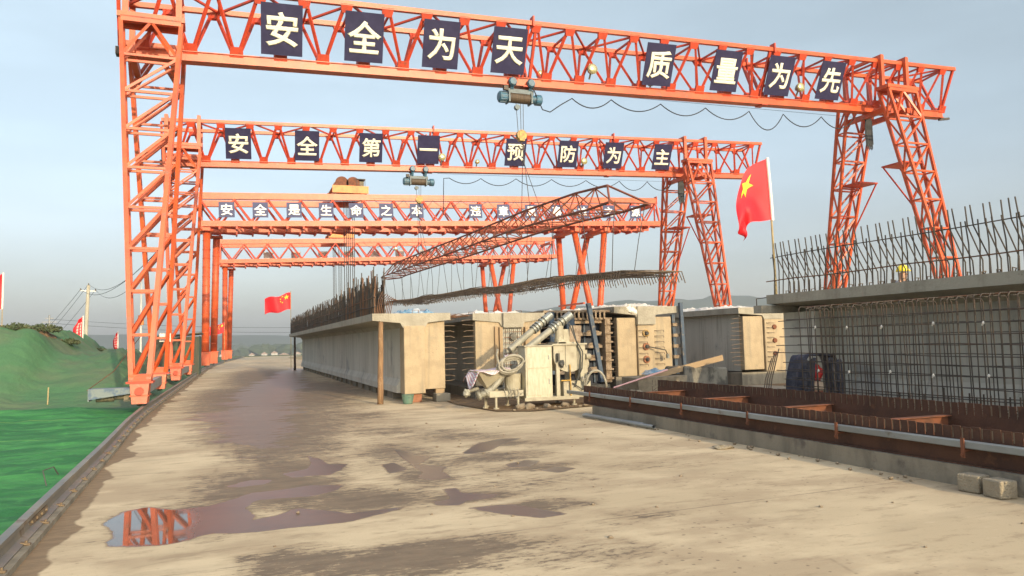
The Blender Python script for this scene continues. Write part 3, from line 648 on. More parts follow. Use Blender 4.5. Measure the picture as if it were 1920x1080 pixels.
def make_lattice_crane(name, loc, rz, label, sr):
    t = thing(name, loc, label, 'crane', 'lattice gantry cranes with navy boards', True, rz)
    Z = lambda s, z: z + TL * s
    # girder: bottom chord, two top chords, side bracing with gussets, top bracing
    mb = MB(); mb.bar((S0, 0, Z(S0, HB + .16)), (S1, 0, Z(S1, HB + .16)), .26, .27)
    mb.bar((S0, 0, Z(S0, HB + .012)), (S1, 0, Z(S1, HB + .012)), .40, .024); mb.bar((S0, 0, Z(S0, HB + .31)), (S1, 0, Z(S1, HB + .31)), .36, .024)
    gd = mb.build('girder', M['orange'], t)
    for sg in (-1, 1):
        MB().bar((S0, sg * WT, Z(S0, HT - .08)), (S1, sg * WT, Z(S1, HT - .08)), .15, .16).build('top_chord', M['orange'], gd)
    pit_ = 1.35; br = MB(); gu = br
    def bn(k): return .87 - 1.35 + pit_ * k
    for sg in (-1, 1):
        sl = Vector((0, sg * (WT - .12), HT - HB - .5)).normalized()
        for k in range(26):
            sb = bn(k)
            if sb > S1: break
            B = Vector((sb, sg * .13, Z(sb, HB + .36)))
            for st in (sb - pit_ / 2, sb + pit_ / 2):
                if S0 <= st <= S1:
                    T = Vector((st, sg * (WT - .02), Z(st, HT - .17))); off = Vector((.07 if st > sb else -.07, 0, 0))
                    br.bar(B + off, T - off, .085, .085)
            e = Vector((1, 0, TL)); n_ = sl * .16
            gu.plate([B - e * .21 - sl * .12, B + e * .21 - sl * .12, B + e * .19 + n_ * 1.3, B - e * .19 + n_ * 1.3], .105)
            st = sb + pit_ / 2
            if st < S1:
                T = Vector((st, sg * (WT - .0), Z(st, HT - .17)))
                gu.plate([T - e * .15 - n_ * 1.3, T + e * .15 - n_ * 1.3, T + e * .21 + sl * .08, T - e * .21 + sl * .08], .105)
        for st in (S0, 12.05, 12.35, 22.8, 23.1, S1 - .1):
            br.bar((st, sg * .13, Z(st, HB + .32)), (st, sg * (WT - .02), Z(st, HT - .16)), .10)
    br.build('side_bracing', M['orange_red'], gd)
    tb = MB(); k = 0; s = S0 + .1
    while s < S1 - .2:
        tb.bar((s, -WT, Z(s, HT - .1)), (s, WT, Z(s, HT - .1)), .07)
        e = min(s + pit_, S1 - .1); tb.bar((s, -WT if k % 2 else WT, Z(s, HT - .1)), (e, WT if k % 2 else -WT, Z(e, HT - .1)), .07); s += pit_; k += 1
    tb.build('top_bracing', M['orange_red'], gd)
    sp = MB()
    for s in (12.2, 22.95):
        for sg in (-1, 1): sp.box(s - .03, s + .03, sg * WT - .15, sg * WT + .15, Z(s, HT - .22), Z(s, HT + .16))
        sp.box(s - .14, s + .14, -.23, .23, Z(s, HB - .035), Z(s, HB - .006)); sp.box(s - .02, s + .02, -.2, .2, Z(s, HB + .33), Z(s, HB + .52))
    sp.build('splice_plates', M['orange_red'], gd)
    stp = MB(); stp.bar((S1 - .1, 0, Z(S1, HB - .05)), (S1 + .55, 0, Z(S1, HB + .05)), .10); stp.build('end_stop', M['dark_steel'], gd)
    MB().box(S0 - .12, S0 + .08, -.17, .17, HB + .04, HB + .26).build('end_buffer', M['dark_steel'], gd)
    # saddles and legs
    for s in (-.15, sr):
        sd = MB(); zc = Z(s, 11.30)
        for sg in (-1, 1):
            sd.box(s - .90, s + .90, sg * 1.15 - .34, sg * 1.15 + .34, zc - .10, zc + .06)
            for e in (-.72, .72): sd.bar((s + e, sg * 1.02, zc + .06), (s + e, sg * 1.02, Z(s + e, HT + .12)), .17); 
        for e in (-.72, .72): sd.bar((s + e, -1.1, Z(s + e, HT + .09)), (s + e, 1.1, Z(s + e, HT + .09)), .14, .12)
        for e in (-.55, .55): sd.bar((s + e, -1.2, Z(s, HB - .14)), (s + e, 1.2, Z(s, HB - .14)), .18, .22)
        sd.build('saddle', M['orange'], t)
        for sg in (-1, 1):
            lg = MB(); lattice_leg(lg, s - .80, s + .80, s - .20, s + .20, sg * 1.15, sg * 3.70, zc - .14, .84, .26, 9, s > 1)
            by = sg * 3.73
            lg.box(s - .255, s + .255, by - .27, by + .27, .81, .99)
            leg = lg.build('leg', M['orange'], t)
            MB().box(s - .31, s + .31, by - .38, by + .38, .76, .808).build('foot_plate', M['orange_red'], leg)
            bo = MB(); bo.quadbox([(s - .17, by - .42, .26), (s + .17, by - .42, .26), (s + .17, by + .42, .26), (s - .17, by + .42, .26), (s - .22, by - .36, .76), (s + .22, by - .36, .76), (s + .22, by + .36, .76), (s - .22, by + .36, .76)])
            bo.box(s - .22, s + .22, by - .40, by + .40, .44, .47)
            bg_ = bo.build('wheel_bogie', M['orange'], t)
            MB().cyl((s, by - .47, .57), (s, by + .47, .57), .10, 14).build('axle_pin', M['orange_red'], bg_)
            wh = MB()
            for e in (-.25, .25): wh.cyl((s - .06, by + e, .32), (s + .06, by + e, .32), .125, 16)
            wh.build('wheel', M['dark_steel'], bg_)
        MB().box(s - .09, s + .09, -3.36, 3.36, .42, .70).build('tie_beam', M['galv'], t)
        # maintenance brackets on the inner side of the two legs
        if s > 1:
            for sg in (-1, 1):
                z = 7.9 + (.5 if sg > 0 else .9); f = (z - 1.35) / 9.6; y = sg * (3.68 - 2.53 * f)
                bk_ = MB(); bk_.box(s - .55, s + .55, min(y - sg * 1.15, y), max(y - sg * 1.15, y), z, z + .06)
                for e in (-.5, .5): bk_.bar((s + e, y - sg * 1.1, z), (s + e, y + sg * .35, z - 2.0), .05)
                bk_.build('bracket', M['orange_red'], t)
    # drive covers beside the bogies
    cv = MB(); by = -3.73
    cv.box(-1.28, -.33, by - .26, by + .26, .62, .66); cv.quadbox([(-1.28, by - .29, .40), (-.33, by - .29, .52), (-.33, by - .26, .52), (-1.28, by - .26, .40), (-1.28, by - .29, .64), (-.33, by - .29, .66), (-.33, by - .26, .66), (-1.28, by - .26, .64)])
    cv.box(-1.30, -1.27, by - .27, by + .27, .36, .66)
    c = cv.build('drive_cover', M['cover'], t)
    mo = MB(); mo.cyl((-1.15, by, .44), (-.75, by, .44), .12, 14); mo.cyl((-.75, by, .44), (-.45, by, .45), .08, 12); mo.box(-.52, -.30, by - .14, by + .14, .32, .58)
    mo.build('drive_motor', M['motor'], c)
    return t
CY1, CY2 = 21.5344 + 3.73, 36.3316 + 3.73
CR1 = (Vector((-2.1789, CY1, 0)), .024); CR2 = (Vector((-2.1954, CY2, 0)), -.0094)
crane1 = make_lattice_crane('gantry_crane', CR1[0], CR1[1], 'nearest and tallest orange lattice gantry crane, its boards beginning above the green net', 29.4)
crane2 = make_lattice_crane('gantry_crane', CR2[0], CR2[1], 'second orange lattice gantry crane, smaller and just behind the nearest crane', 28.4)
def CM(loc, rz): return Matrix.Translation(loc) @ Matrix.Rotation(rz, 4, 'Z')
def floodlight(t, s, off=-.55, z=None, r=.2):
    z = (HB + .72 + TL * s) if z is None else z
    mb = MB(); mb.tube([(s, off - .02, z), (s, off + .14, z), (s, off + .28, z)], .1, 16, radii=[r, r * .8, r * .35]); mb.bar((s, off + .1, z), (s, off + .3, z - .3), .05)
    f = mb.build('floodlight', M['lamp_body'], t, Vector((0, 0, 0)))
    mb = MB(); mb.tube([(s, off - .075, z), (s, off - .05, z), (s, off - .018, z)], .1, 16, radii=[r * .3, r * .75, r * .96]); mb.build('lens', M['lamp'], f, Vector((0, 0, 0)), True)
for s in (14.75, 24.6): floodlight(crane1, s)
for s in (13.0, 17.9): floodlight(crane1, s, .35, None, .13)
for s in (12.75, 21.2): floodlight(crane2, s)
for s in (15.0, 23.2): floodlight(crane2, s, .30, None, .13)

def board(ch, s, cm, wd, ht, label, group, m, lm, near=WT, zmid=None, tilt=True, size=None):
    ex = Vector((1, 0, TL)).normalized()
    if tilt:
        ey = Vector((0, -(WT - .13), HT - HB - .5)).normalized(); ez = ex.cross(ey).normalized(); ey = ez.cross(ex)
        c = Vector((s, -.53, HB + 1.13 + TL * s)) + ez * .13
    else:
        ey = Vector((0, 0, 1)); ez = ex.cross(ey).normalized(); ey = ez.cross(ex); c = Vector((s, near, zmid + TL * s))
    ml = Matrix(((ex.x, ey.x, ez.x, c.x), (ex.y, ey.y, ez.y, c.y), (ex.z, ey.z, ez.z, c.z), (0, 0, 0, 1)))
    mb = MB(); mb.box(-wd / 2, wd / 2, -ht / 2, ht / 2, -.012, .008)
    o = mb.build('sign_board', m, None, Vector((0, 0, 0))); o.matrix_world = cm @ ml
    tag(o, label, 'sign', group)
    if ch: lettering(ch, size or wd * .84, lm, o)
    return o
M1 = CM(*CR1); M2 = CM(*CR2)
E1 = list(zip('安全为天质量为先', (3.57, 6.2, 8.85, 11.37, 17.6, 20.75, 23.42, 26.15)))
x1 = {3: 'leftmost board of the nearest crane', 8: 'third board, left of the character for sky', 23: 'between the boards for quantity and first', 26: 'last board at the right of the nearest crane'}
for i, (ch, s) in enumerate(E1):
    ex = {2: ' left of the 天 board', 6: ' between the 量 and 先 boards'}.get(i, '')
    board(ch, s, M1, 1.28, 1.58, f'large navy board with cream character {ch}{ex} on the nearest crane', 'boards on the nearest crane', M['banner'], M['letter'])
E2 = list(zip('安全第一预防为主', (2.36, 5.66, 8.9, 11.97, 16.95, 20.15, 23.05, 26.3)))
for ch, s in E2:
    board(ch, s, M2, 1.2, 1.52, f'navy board with cream character {ch} on the second crane', 'boards on the second crane', M['banner'], M['letter'])

# ------------------------------------------------------------------ electric hoists
def hoist(cm, s, dz, hook_drop, label):
    o = thing('electric_hoist', (0, 0, 0), label, 'hoist', 'electric hoists under the lattice cranes', True)
    o.matrix_world = cm @ Matrix.Translation((s, 0, HB + TL * s))
    mb = MB()
    mb.cyl((-.42, 0, -dz), (.36, 0, -dz), .185, 20); d = mb.build('rope_drum', M['drum'], o)
    mb = MB(); mb.box(-.5, .5, -.14, .14, -dz + .14, -dz + .30); mb.box(-.5, -.44, -.2, .2, -dz - .2, -dz + .2); mb.box(.38, .44, -.2, .2, -dz - .2, -dz + .2)
    mb.build('frame', M['hoist_grey'], o)
    mb = MB(); mb.tube([(-.84, 0, -dz), (-.80, 0, -dz), (-.56, 0, -dz), (-.5, 0, -dz)], .2, 20, radii=[.15, .2, .2, .17])
    for k in range(10): a = k * math.pi / 5; mb.bar((-.8, .2 * math.cos(a), -dz + .2 * math.sin(a)), (-.56, .2 * math.cos(a), -dz + .2 * math.sin(a)), .02)
    mb.build('motor', M['hoist_blue'], o, None, False)
    mb = MB(); mb.tube([(.44, 0, -dz), (.60, 0, -dz), (.62, 0, -dz), (.82, 0, -dz), (.86, 0, -dz)], .2, 20, radii=[.15, .15, .2, .2, .15]); mb.build('gearbox', M['hoist_blue'], o)
    for e in (-.36, .36):
        for sg in (-1, 1):
            mb = MB(); mb.tube([(e, sg * .23, .10), (e, sg * .27, .10), (e, sg * .34, .10)], .1, 8, radii=[.17, .17, .13]); mb.bar((e, sg * .25, .05), (e, sg * .12, -dz + .28), .12, .05)
            mb.build('trolley_wheel', M['hoist_blue'], o)
    mb = MB(); mb.box(-.72, -.55, -.3, -.16, -dz + .18, -dz + .34); mb.build('limit_switch', M['dark_steel'], o)
    mb = MB()
    for a, b in ((-.16, -.09), (.02, .02), (.13, .11)): mb.tube([(a, 0, -dz - .1), (b, 0, -dz - hook_drop + .12)], .012, 5)
    mb.build('wire_ropes', M['rope'], o)
    mb = MB(); mb.cyl((-.12, -.07, -dz - .34), (-.12, .07, -dz - .34), .10, 12); mb.build('guide_sheave', M['hoist_grey'], o)
    hb = MB(); z = -dz - hook_drop; hb.cyl((.02, -.09, z + .08), (.02, .09, z + .08), .19, 16); hb.box(-.08, .12, -.11, .11, z - .14, z + .16)
    hk = hb.build('hook_block', M['hook'], o)
    pts = [(.02 + .1 * math.sin(a), 0, z - .34 - .1 * math.cos(a)) for a in [math.pi * (1 - .2 * k) for k in range(9)]]
    MB().tube([(.02, 0, z - .12)] + pts, .03, 8).build('hook', M['dark_steel'], hk)
    return o
h1 = hoist(M1, 12.0, .42, 1.45, 'blue electric hoist with yellow hook block under the nearest crane')
h2 = hoist(M2, 11.55, .55, 1.05, 'smaller blue electric hoist hanging under the second crane')

def festoon(cm, nodes, sags, label, off=.35, r=.022, lead=None):
    mb = MB(); pts = []
    if lead: pts += [Vector(p) for p in lead]
    for (a, b), d in zip(zip(nodes, nodes[1:]), sags):
        p = Vector((a[0], off, a[1])); q = Vector((b[0], off, b[1])); seg = sag(p, q, d, 12)
        pts += seg if not pts else seg[1:]
    mb.tube([cm @ p for p in pts], r, 6)
    o = cm @ Vector((nodes[0][0], off, nodes[0][1]))
    t = thing('festoon_cable', o, label, 'cable', 'drooping power cables of the cranes')
    mb.build('cable', M['cable'], t)
    mb = MB(); mb.tube([cm @ Vector((nodes[0][0] - .5, off, nodes[0][1] + .1)), cm @ Vector((nodes[-1][0] + .3, off, nodes[-1][1] + .05))], .008, 4); mb.build('support_wire', M['rope'], t)
    return t
zf = lambda s, d: HB + TL * s - d
festoon(M1, [(14.15, zf(14.1, .02)), (16.0, zf(16, .10)), (18.25, zf(18.2, .13)), (20.4, zf(20.4, .16)), (22.6, zf(22.6, .17)), (24.4, zf(24.4, .19)), (26.5, zf(26.5, .19)), (28.4, zf(28.4, .15))],
        (.42, .38, .40, .42, .75, .50, .50), 'black festoon cable drooping in loops under the nearest crane', lead=[(12.3, -.25, zf(12, -.1)), (12.5, -.2, zf(12, .15)), (12.9, .0, zf(12, .75)), (13.3, .2, zf(13, .78)), (13.8, .3, zf(13.8, .45))])
festoon(M2, [(13.2, zf(13, .1)), (15.2, zf(15, .22)), (17.3, zf(17.3, .2)), (19.5, zf(19.5, .2)), (21.7, zf(21.7, .22)), (23.9, zf(23.9, .22)), (25.8, zf(25.8, .22)), (27.6, zf(27.6, .25))],
        (.36, .40, .40, .38, .40, .55, .50), 'black festoon cable drooping in loops under the second crane', lead=[(13.0, .35, zf(13, 2.3)), (13.02, .35, zf(13, 1.2)), (13.05, .35, zf(13, .25))])
# bunched loops of spare cable between the right legs of the two cranes
for cm, sb_, lab in ((M1, 28.9, 'bundle of spare black cable hanging between the right legs of the nearest crane'), (M2, 27.9, 'bundle of spare black cable hanging between the right legs of the second crane')):
    mb = MB()
    for k in range(9):
        p = Vector((sb_ + .04 * k, .2, zf(sb_, .15))); L_ = 1.35 + .12 * math.sin(k * 2.1)
        mb.tube([cm @ p, cm @ (p + Vector((-.05, 0, -L_ * .6))), cm @ (p + Vector((.0, 0, -L_))), cm @ (p + Vector((.06, 0, -L_ * .95))), cm @ (p + Vector((.05, 0, -.1)))], .022, 5)
    l = cm @ Vector((sb_, .2, zf(sb_, .2))); solo('cable_bundle', mb, M['cable'], l, lab, 'cable', 'bunched cables on the cranes')

# ------------------------------------------------------------------ double girder pipe cranes (two of one kind)
TL3 = .031
def ring_pipe(mb, p, q, r, n=16): mb.cyl(p, q, r, n)
def make_pipe_crane(name, loc, label):
    t = thing(name, loc, label, 'crane', 'double girder gantry cranes on pipe legs', True)
    Z = lambda s, z: z + TL3 * s
    a0, a1, b1 = -.65, 42.6, 41.8
    for sg in (-1.75, 1.75):
        mb = MB(); mb.bar((a0, sg, Z(a0, 13.95)), (b1, sg, Z(b1, 13.95)), .42, .50); mb.bar((a0, sg, Z(a0, 14.23)), (b1, sg, Z(b1, 14.23)), .07, .08)
        mb.box(b1 - .02, b1 + .03, sg - .28, sg + .28, Z(b1, 13.6), Z(b1, 14.4))
        gd = mb.build('girder', M['orange'], t)
        for e in (-.5, .5): MB().bar((a0, sg + e, Z(a0, 11.62)), (a1, sg + e, Z(a1, 11.62)), .22, .46).build('bottom_chord', M['orange'], gd)
        br = MB(); k = 0; p_ = 1.32
        for e in (-.46, .46):
            n = int((b1 - a0) / p_)
            for k in range(n):
                s = a0 + .1 + k * p_; q = s + p_; za, zb = (11.85, 13.7) if k % 2 else (13.7, 11.85); ya, yb = (e, e * .35) if k % 2 else (e * .35, e)
                br.bar((s, sg + ya, Z(s, za)), (q, sg + yb, Z(q, zb)), .12)
            br.bar((a0 + .1, sg + e, Z(a0, 11.7)), (a0 + .1, sg + e * .35, Z(a0, 13.8)), .2)
            br.bar((b1 + .1, sg + e, Z(b1, 11.7)), (b1 - .1, sg + e * .35, Z(b1, 13.8)), .12)
            br.bar((a1 - .1, sg + e, Z(a1, 11.7)), (a1 - .6, sg + e * .8, Z(a1, 13.2)), .10)
        br.build('side_bracing', M['orange_red'], gd)
        lo = MB()
        for k in range(int((a1 - a0) / p_)):
            s = a0 + .3 + k * p_; lo.bar((s, sg - .6, Z(s, 11.27)), (s, sg + .6, Z(s, 11.27)), .14, .22)
            lo.bar((s, sg - .5, Z(s, 11.32)), (s + p_, sg + .5, Z(s + p_, 11.32)), .10)
        lo.build('under_bracing', M['orange_red'], gd)
    for s in (a0 + .2, b1 - .4): MB().bar((s, -1.75, Z(s, 13.5)), (s, 1.75, Z(s, 13.5)), .3, .3).build('end_tie', M['orange'], t)
    # left legs: two thick pipes leaning apart
    def pipe_leg(tops, base, nm):
        mb = MB(); rg = mb
        for tp in tops:
            mb.cyl(tp, base, .29, 18)
            P, Q = Vector(tp), Vector(base); n = 13
            for k in range(1, n): c = P.lerp(Q, k / n); d = (Q - P).normalized() * .025; rg.cyl(c - d, c + d, .305, 18)
            mb.box(tp[0] - .5, tp[0] + .5, tp[1] - .45, tp[1] + .45, tp[2], tp[2] + .18)
        leg = mb.build('leg', M['orange_pipe'], t, None, True)
        for p in leg.data.polygons: p.use_smooth = len(p.vertices) == 4 and abs(p.normal.z) < .5
        bo = MB(); x, y = base[0], base[1]
        bo.box(x - .32, x + .32, y - .55, y + .55, .28, .85); bo.box(x - .36, x + .36, y - .36, y + .36, .85, 1.25); bo.box(x - .42, x + .42, y - .42, y + .42, 1.25, 1.32)
        bb = bo.build('wheel_bogie', M['orange'], t)
        wh = MB()
        for e in (-.33, .33): wh.cyl((x - .07, y + e, .36), (x + .07, y + e, .36), .16, 14)
        wh.build('wheel', M['dark_steel'], bb)
    pipe_leg([(0.0, -1.9, 11.0)], (0, -3.75, 1.3), 'l'); pipe_leg([(0.66, 1.9, 11.0)], (.42, 3.75, 1.3), 'l')
    for sg in (-1, 1): pipe_leg([(32.7, sg * 1.9, Z(32.7, 10.75)), (35.85, sg * 1.9, Z(35.85, 10.75))], (33.95, sg * 3.75, 1.3), 'r')
    for s in (32.7, 35.85): MB().bar((s, -2.6, Z(s, 11.0)), (s, 2.6, Z(s, 11.0)), .5, .36).build('saddle', M['orange_pipe'], t)
    MB().bar((0, -2.6, 11.15), (0, 2.6, 11.15), .6, .26).build('saddle', M['orange_pipe'], t)
    for s in (0, 33.95): MB().bar((s, -3.2, .6), (s, 3.2, .6), .18, .24).build('tie_beam', M['orange'], t)
    MB().bar((33.0, -2.95, 5.0), (33.0, 2.95, 5.0), .16).build('cross_tie', M['orange_pipe'], t)
    return t
C3 = Vector((-2.13, 67.75, 0)); C4 = Vector((-1.05, 96.3, 0))
crane3 = make_pipe_crane('double_girder_crane', C3, 'orange double girder gantry crane on pipe legs, third from the front, with small grey boards')
crane4 = copy_tree(crane3); crane4.location = C4
crane4['label'] = 'farthest orange double girder crane, on pipe legs with pale boards seen through its lattice'
floodlight(crane3, 22.7, -2.4, 12.9 + .7, .26); floodlight(crane4, 20, -2.4, 12.9 + .6, .22)
M3 = CM(C3, 0); M4 = CM(C4, 0)
E3 = list(zip('安全是生命之本违章是事故之源', (-.62, 1.98, 4.66, 7.28, 9.8, 12.39, 15.09, 20.53, 23.21, 25.96, 28.56, 31.29, 34.03, 36.96)))
for i, (ch, x) in enumerate(E3):
    where = ', left half' if i < 7 and ch in '是之' else (', right half' if ch in '是之' else '')
    board(ch, x + 2.13, M3, 1.22, 1.26, f'small grey blue board with white character {ch} on the third crane{where}', 'boards on the third crane', M['banner_grey'], M['letter_w'], -2.42, 12.74, False, .98)
for k in range(8):
    board(None, 5.0 + 3.3 * k, M4, 1.15, 1.2, 'pale blank back of a board seen through the lattice of the farthest crane', 'blank boards on the farthest crane', M['banner_back'], None, 2.45, 12.6, False)

def winch_trolley(cm, s, label, drops):
    o = thing('winch_trolley', (0, 0, 0), label, 'trolley', 'winch trolleys on the double girder cranes', True)
    o.matrix_world = cm @ Matrix.Translation((s, 0, 14.27 + TL3 * s))
    mb = MB()
    for y in (-1.9, 1.75): mb.box(-1.55, 1.55, y, y + .15, .08, .72)
    for x in (-1.3, 0, 1.15): mb.box(x, x + .15, -1.75, 1.75, .2, .6)
    mb.box(-1.5, 1.5, -1.7, 1.7, .60, .68); mb.build('trolley_frame', M['yellow_paint'], o)
    for x in (-.62, .35):
        mb = MB(); mb.cyl((x, -.9, 1.12), (x, .9, 1.12), .42, 18); d = mb.build('winch_drum', M['yellow_paint'], o)
        mb = MB(); mb.cyl((x, -.98, 1.12), (x, -.9, 1.12), .58, 20); mb.cyl((x, .9, 1.12), (x, .98, 1.12), .58, 20); mb.build('drum_flange', M['rust_bright'], d)
    mb = MB(); mb.box(.72, 1.30, -.9, .3, .70, 1.35); mb.build('gear_motor', M['motor'], o)
    mb = MB(); mb.box(.62, 1.42, -1.1, .5, 1.48, 1.54)
    for y in (-1.05, .42): mb.box(1.36, 1.40, y, y + .05, .68, 1.48); mb.box(.66, .70, y, y + .05, .68, 1.48)
    mb.build('rain_cover', M['dark_steel'], o)
    for x in (-1.3, 1.3):
        for y in (-1.75, 1.75): MB().cyl((x, y - .06, .14), (x, y + .06, .14), .15, 12).build('wheel', M['dark_steel'], o)
    mb = MB()
    for x, y in drops: mb.tube([(x, y, .2), (x * .92, y, -12.1)], .035, 6)
    mb.build('hoist_ropes', M['rope'], o)
    lb = MB(); xs_ = [d[0] * .92 for d in drops]; lb.box(min(xs_) - .25, max(xs_) + .25, -1.3, 1.3, -12.35, -12.05); lb.build('lifting_beam', M['dark_steel'], o)
    return o
winch_trolley(M3, 11.55, 'yellow winch trolley with drums on top of the third crane', [(-.28, -1.0), (-.12, -1.0), (.26, -1.0), (.42, -1.0), (-.2, 1.0), (.34, 1.0)])
winch_trolley(M4, 13.4, 'yellow winch trolley on top of the farthest crane', [(-.8, -1.0), (-.62, -1.0), (-.1, -1.0), (.1, -1.0), (-.7, 1.0), (0, 1.0)])
for cm, s0, lab, nd in ((M3, 13.5, 'thin festoon cable looping along the third crane girder', 8), (M4, 16, 'thin festoon cable looping along the farthest crane girder', 7)):
    festoon(cm, [(s0 + 2.6 * k, 13.7 + TL3 * (s0 + 2.6 * k)) for k in range(nd)], [.75 + .25 * math.sin(k * 1.7) for k in range(nd - 1)], lab, -2.36, .02)

# ------------------------------------------------------------------ precast T beams
YE = 20.4
def slab_poly(sl, sr, wl, wr, zt, te=.19):
    return [(sl, zt), (sl, zt - te), (wl - .10, zt - te - .07), (wl - .02, zt - te - .2), (wr + .02, zt - te - .2), (wr + .10, zt - te - .07), (sr, zt - te), (sr, zt)]
def beam(name, label, y0, y1, sl, sr, wl, wr, z0, zt, wallmat='concrete_web', group='precast concrete beams'):
    t = thing(name, ((wl + wr) / 2, y0, 0), label, 'beam', group)
    mb = MB(); mb.extr_y([(wl, z0), (wr, z0), (wr, zt - .36), (wl, zt - .36)], y0 + .03, y1); mb.build('web', M[wallmat], t)
    ws = MB()
    mb = MB(); mb.extr_y(slab_poly(sl, sr, wl, wr, zt), y0, y1); mb.build('top_flange', M['concrete'], t)
    return t
def end_block(t, x0, x1, y0, y1, z0, z1, name='diaphragm', m='concrete_tan'):
    mb = MB(); n = 6; rows = []
    mb.box(x0, x1, y0, y1, z0, z1); o = mb.build(name, M[m], t)
    bv = o.modifiers.new('edge', 'BEVEL'); bv.width = .018; bv.segments = 2
    return o
def side_stubs(t, x, dx, y, zs, name='projecting_bar', m='rebar_tan'):
    for z in zs:
        mb = MB(); L_ = dx * rng.uniform(.8, 1.15)
        mb.tube([(x, y, z), (x + L_ * .6, y + rng.uniform(-.01, .01), z + rng.uniform(-.012, .012)), (x + L_, y + rng.uniform(-.05, .05), z + rng.uniform(-.04, .03))], .010, 5)
        mb.build(name, M[m], t)
# beam 1
b1 = beam('concrete_beam', 'long concrete beam at the left of the row, with a fence of rusty bars on its edge', YE, 53.5, 3.46, 5.62, 4.31, 4.88, .24, 2.42)
end_block(b1, 4.305, 4.885, YE - .02, YE + .55, .24, 2.08, 'end_block', 'concrete_tan')
end_block(b1, 4.89, 5.47, YE + .10, YE + .34, .34, 2.20)
side_stubs(b1, 5.47, .34, YE + .16, [.55 + .152 * k for k in range(12)])
mb = MB(); mb.extr_y([(4.22, .24), (4.31, .24), (4.31, .62), (4.28, .55), (4.22, .42)], YE + .6, 53.3); mb.build('bottom_bulb', M['concrete_web'], b1)
# fence of vertical bars along the outer edge
proto = None; st = MB()
def vbar(h, k=.0): return MB().tube([(0, 0, -.04), (rng.uniform(-.01, .01), 0, h * .5), (k, rng.uniform(-.02, .02), h)], .016, 5)
protos = []
n1 = 0
for i in range(238):
    y = YE + .06 + i * .138
    for row, x in enumerate((3.54, 3.80)):
        h = .78 + .30 * (0.5 + .5 * math.sin(i * .9 + row)) * rng.uniform(.6, 1) + (.06 if i % 7 < 4 else -.08)
        if row: h *= .94
        if n1 < 100 and i < 50:
            if len(protos) < 10: p = vbar(h, rng.uniform(-.03, .03)).build('edge_bar', M['rebar_rust' if len(protos) % 3 == 0 else ('rebar_tan' if len(protos) == 4 else 'rebar')], b1, Vector((0, 0, 0))); protos.append(p); q = p
            else: q = dup_part(rng.choice(protos), (0, 0, 0), b1)
            q.location = (x - 4.595, y - YE, 2.42); q.scale = (1, 1, h / .9); n1 += 1
        else:
            pass
        if True:
            st.tube([(x + (.03 if i < 50 else 0), y + .07, 2.38), (x + rng.uniform(-.02, .04), y + .07, 2.42 + h * .5), (x + rng.uniform(-.03, .05), y + .07 + rng.uniform(-.02, .02), 2.42 + h * .96)], .015, 4, False)
tag(st.build('edge_bars', M['rebar'], b1), kind='stuff')
for z, x, mm in ((2.62, 3.52, 'rebar'), (2.85, 3.53, 'rebar_rust'), (3.12, 3.55, 'rebar_rust'), (3.14, 3.78, 'rebar_rust'), (2.66, 3.80, 'rebar')):
    pts = [(x + rng.uniform(-.015, .015), YE - .1 + 1.1 * k, z + rng.uniform(-.03, .03)) for k in range(31)]
    MB().tube(pts, .012, 5).build('long_bar', M[mm], b1)
for k in range(9):     # a few bars bent over at the near end
    x = 3.6 + .05 * k; MB().tube([(x, YE + .1 + .03 * k, 2.40), (x + .05, YE + .1, 2.8), (x + .16, YE + .08, 3.02 - .03 * k)], .012, 5).build('bent_bar', M['rebar_rust'], b1)
# beam 2
b2 = beam('concrete_beam', 'concrete beam behind the mixing machine, with timber forms and a dark bar grid in its open end', YE + .05, 53, 6.28, 8.46, 7.16, 7.74, .30, 2.40)
end_block(b2, 6.36, 7.16, YE + .10, YE + .32, .36, 2.18); end_block(b2, 7.74, 8.34, YE + .10, YE + .32, .4, 2.18)
end_block(b2, 7.15, 7.76, YE - .06, YE + .4, 1.98, 2.405, 'end_block', 'concrete')
side_stubs(b2, 6.36, -.34, YE + .2, [.55 + .152 * k for k in range(12)])
side_stubs(b2, 8.34, .3, YE + .2, [.6 + .152 * k for k in range(11)])
for k in range(5): MB().tube([(7.22 + .12 * k, YE - .02, .5), (7.22 + .12 * k, YE - .03, 1.97)], .012, 5).build('end_bar', M['rebar'], b2)
for k in range(9): MB().tube([(7.16, YE - .045, .62 + .155 * k), (7.76, YE - .045, .62 + .155 * k)], .011, 5).build('end_bar', M['rebar_rust'], b2)
for z in (.85, 1.3, 1.72): MB().tube([(7.46, YE + .04, z), (7.46, YE - .05, z), (7.46, YE - .06, z)], .09, 14, radii=[.11, .10, .06]).build('anchor', M['stained'], b2)
for x in (7.08, 7.86): MB().box(x - .04, x + .05, YE - .04, YE + .09, .45, 2.0).build('form_board', M['plank'], b2)
MB().box(6.92, 7.02, YE + .02, YE + .09, .5, 2.02).build('form_board', M['plank'], b2)
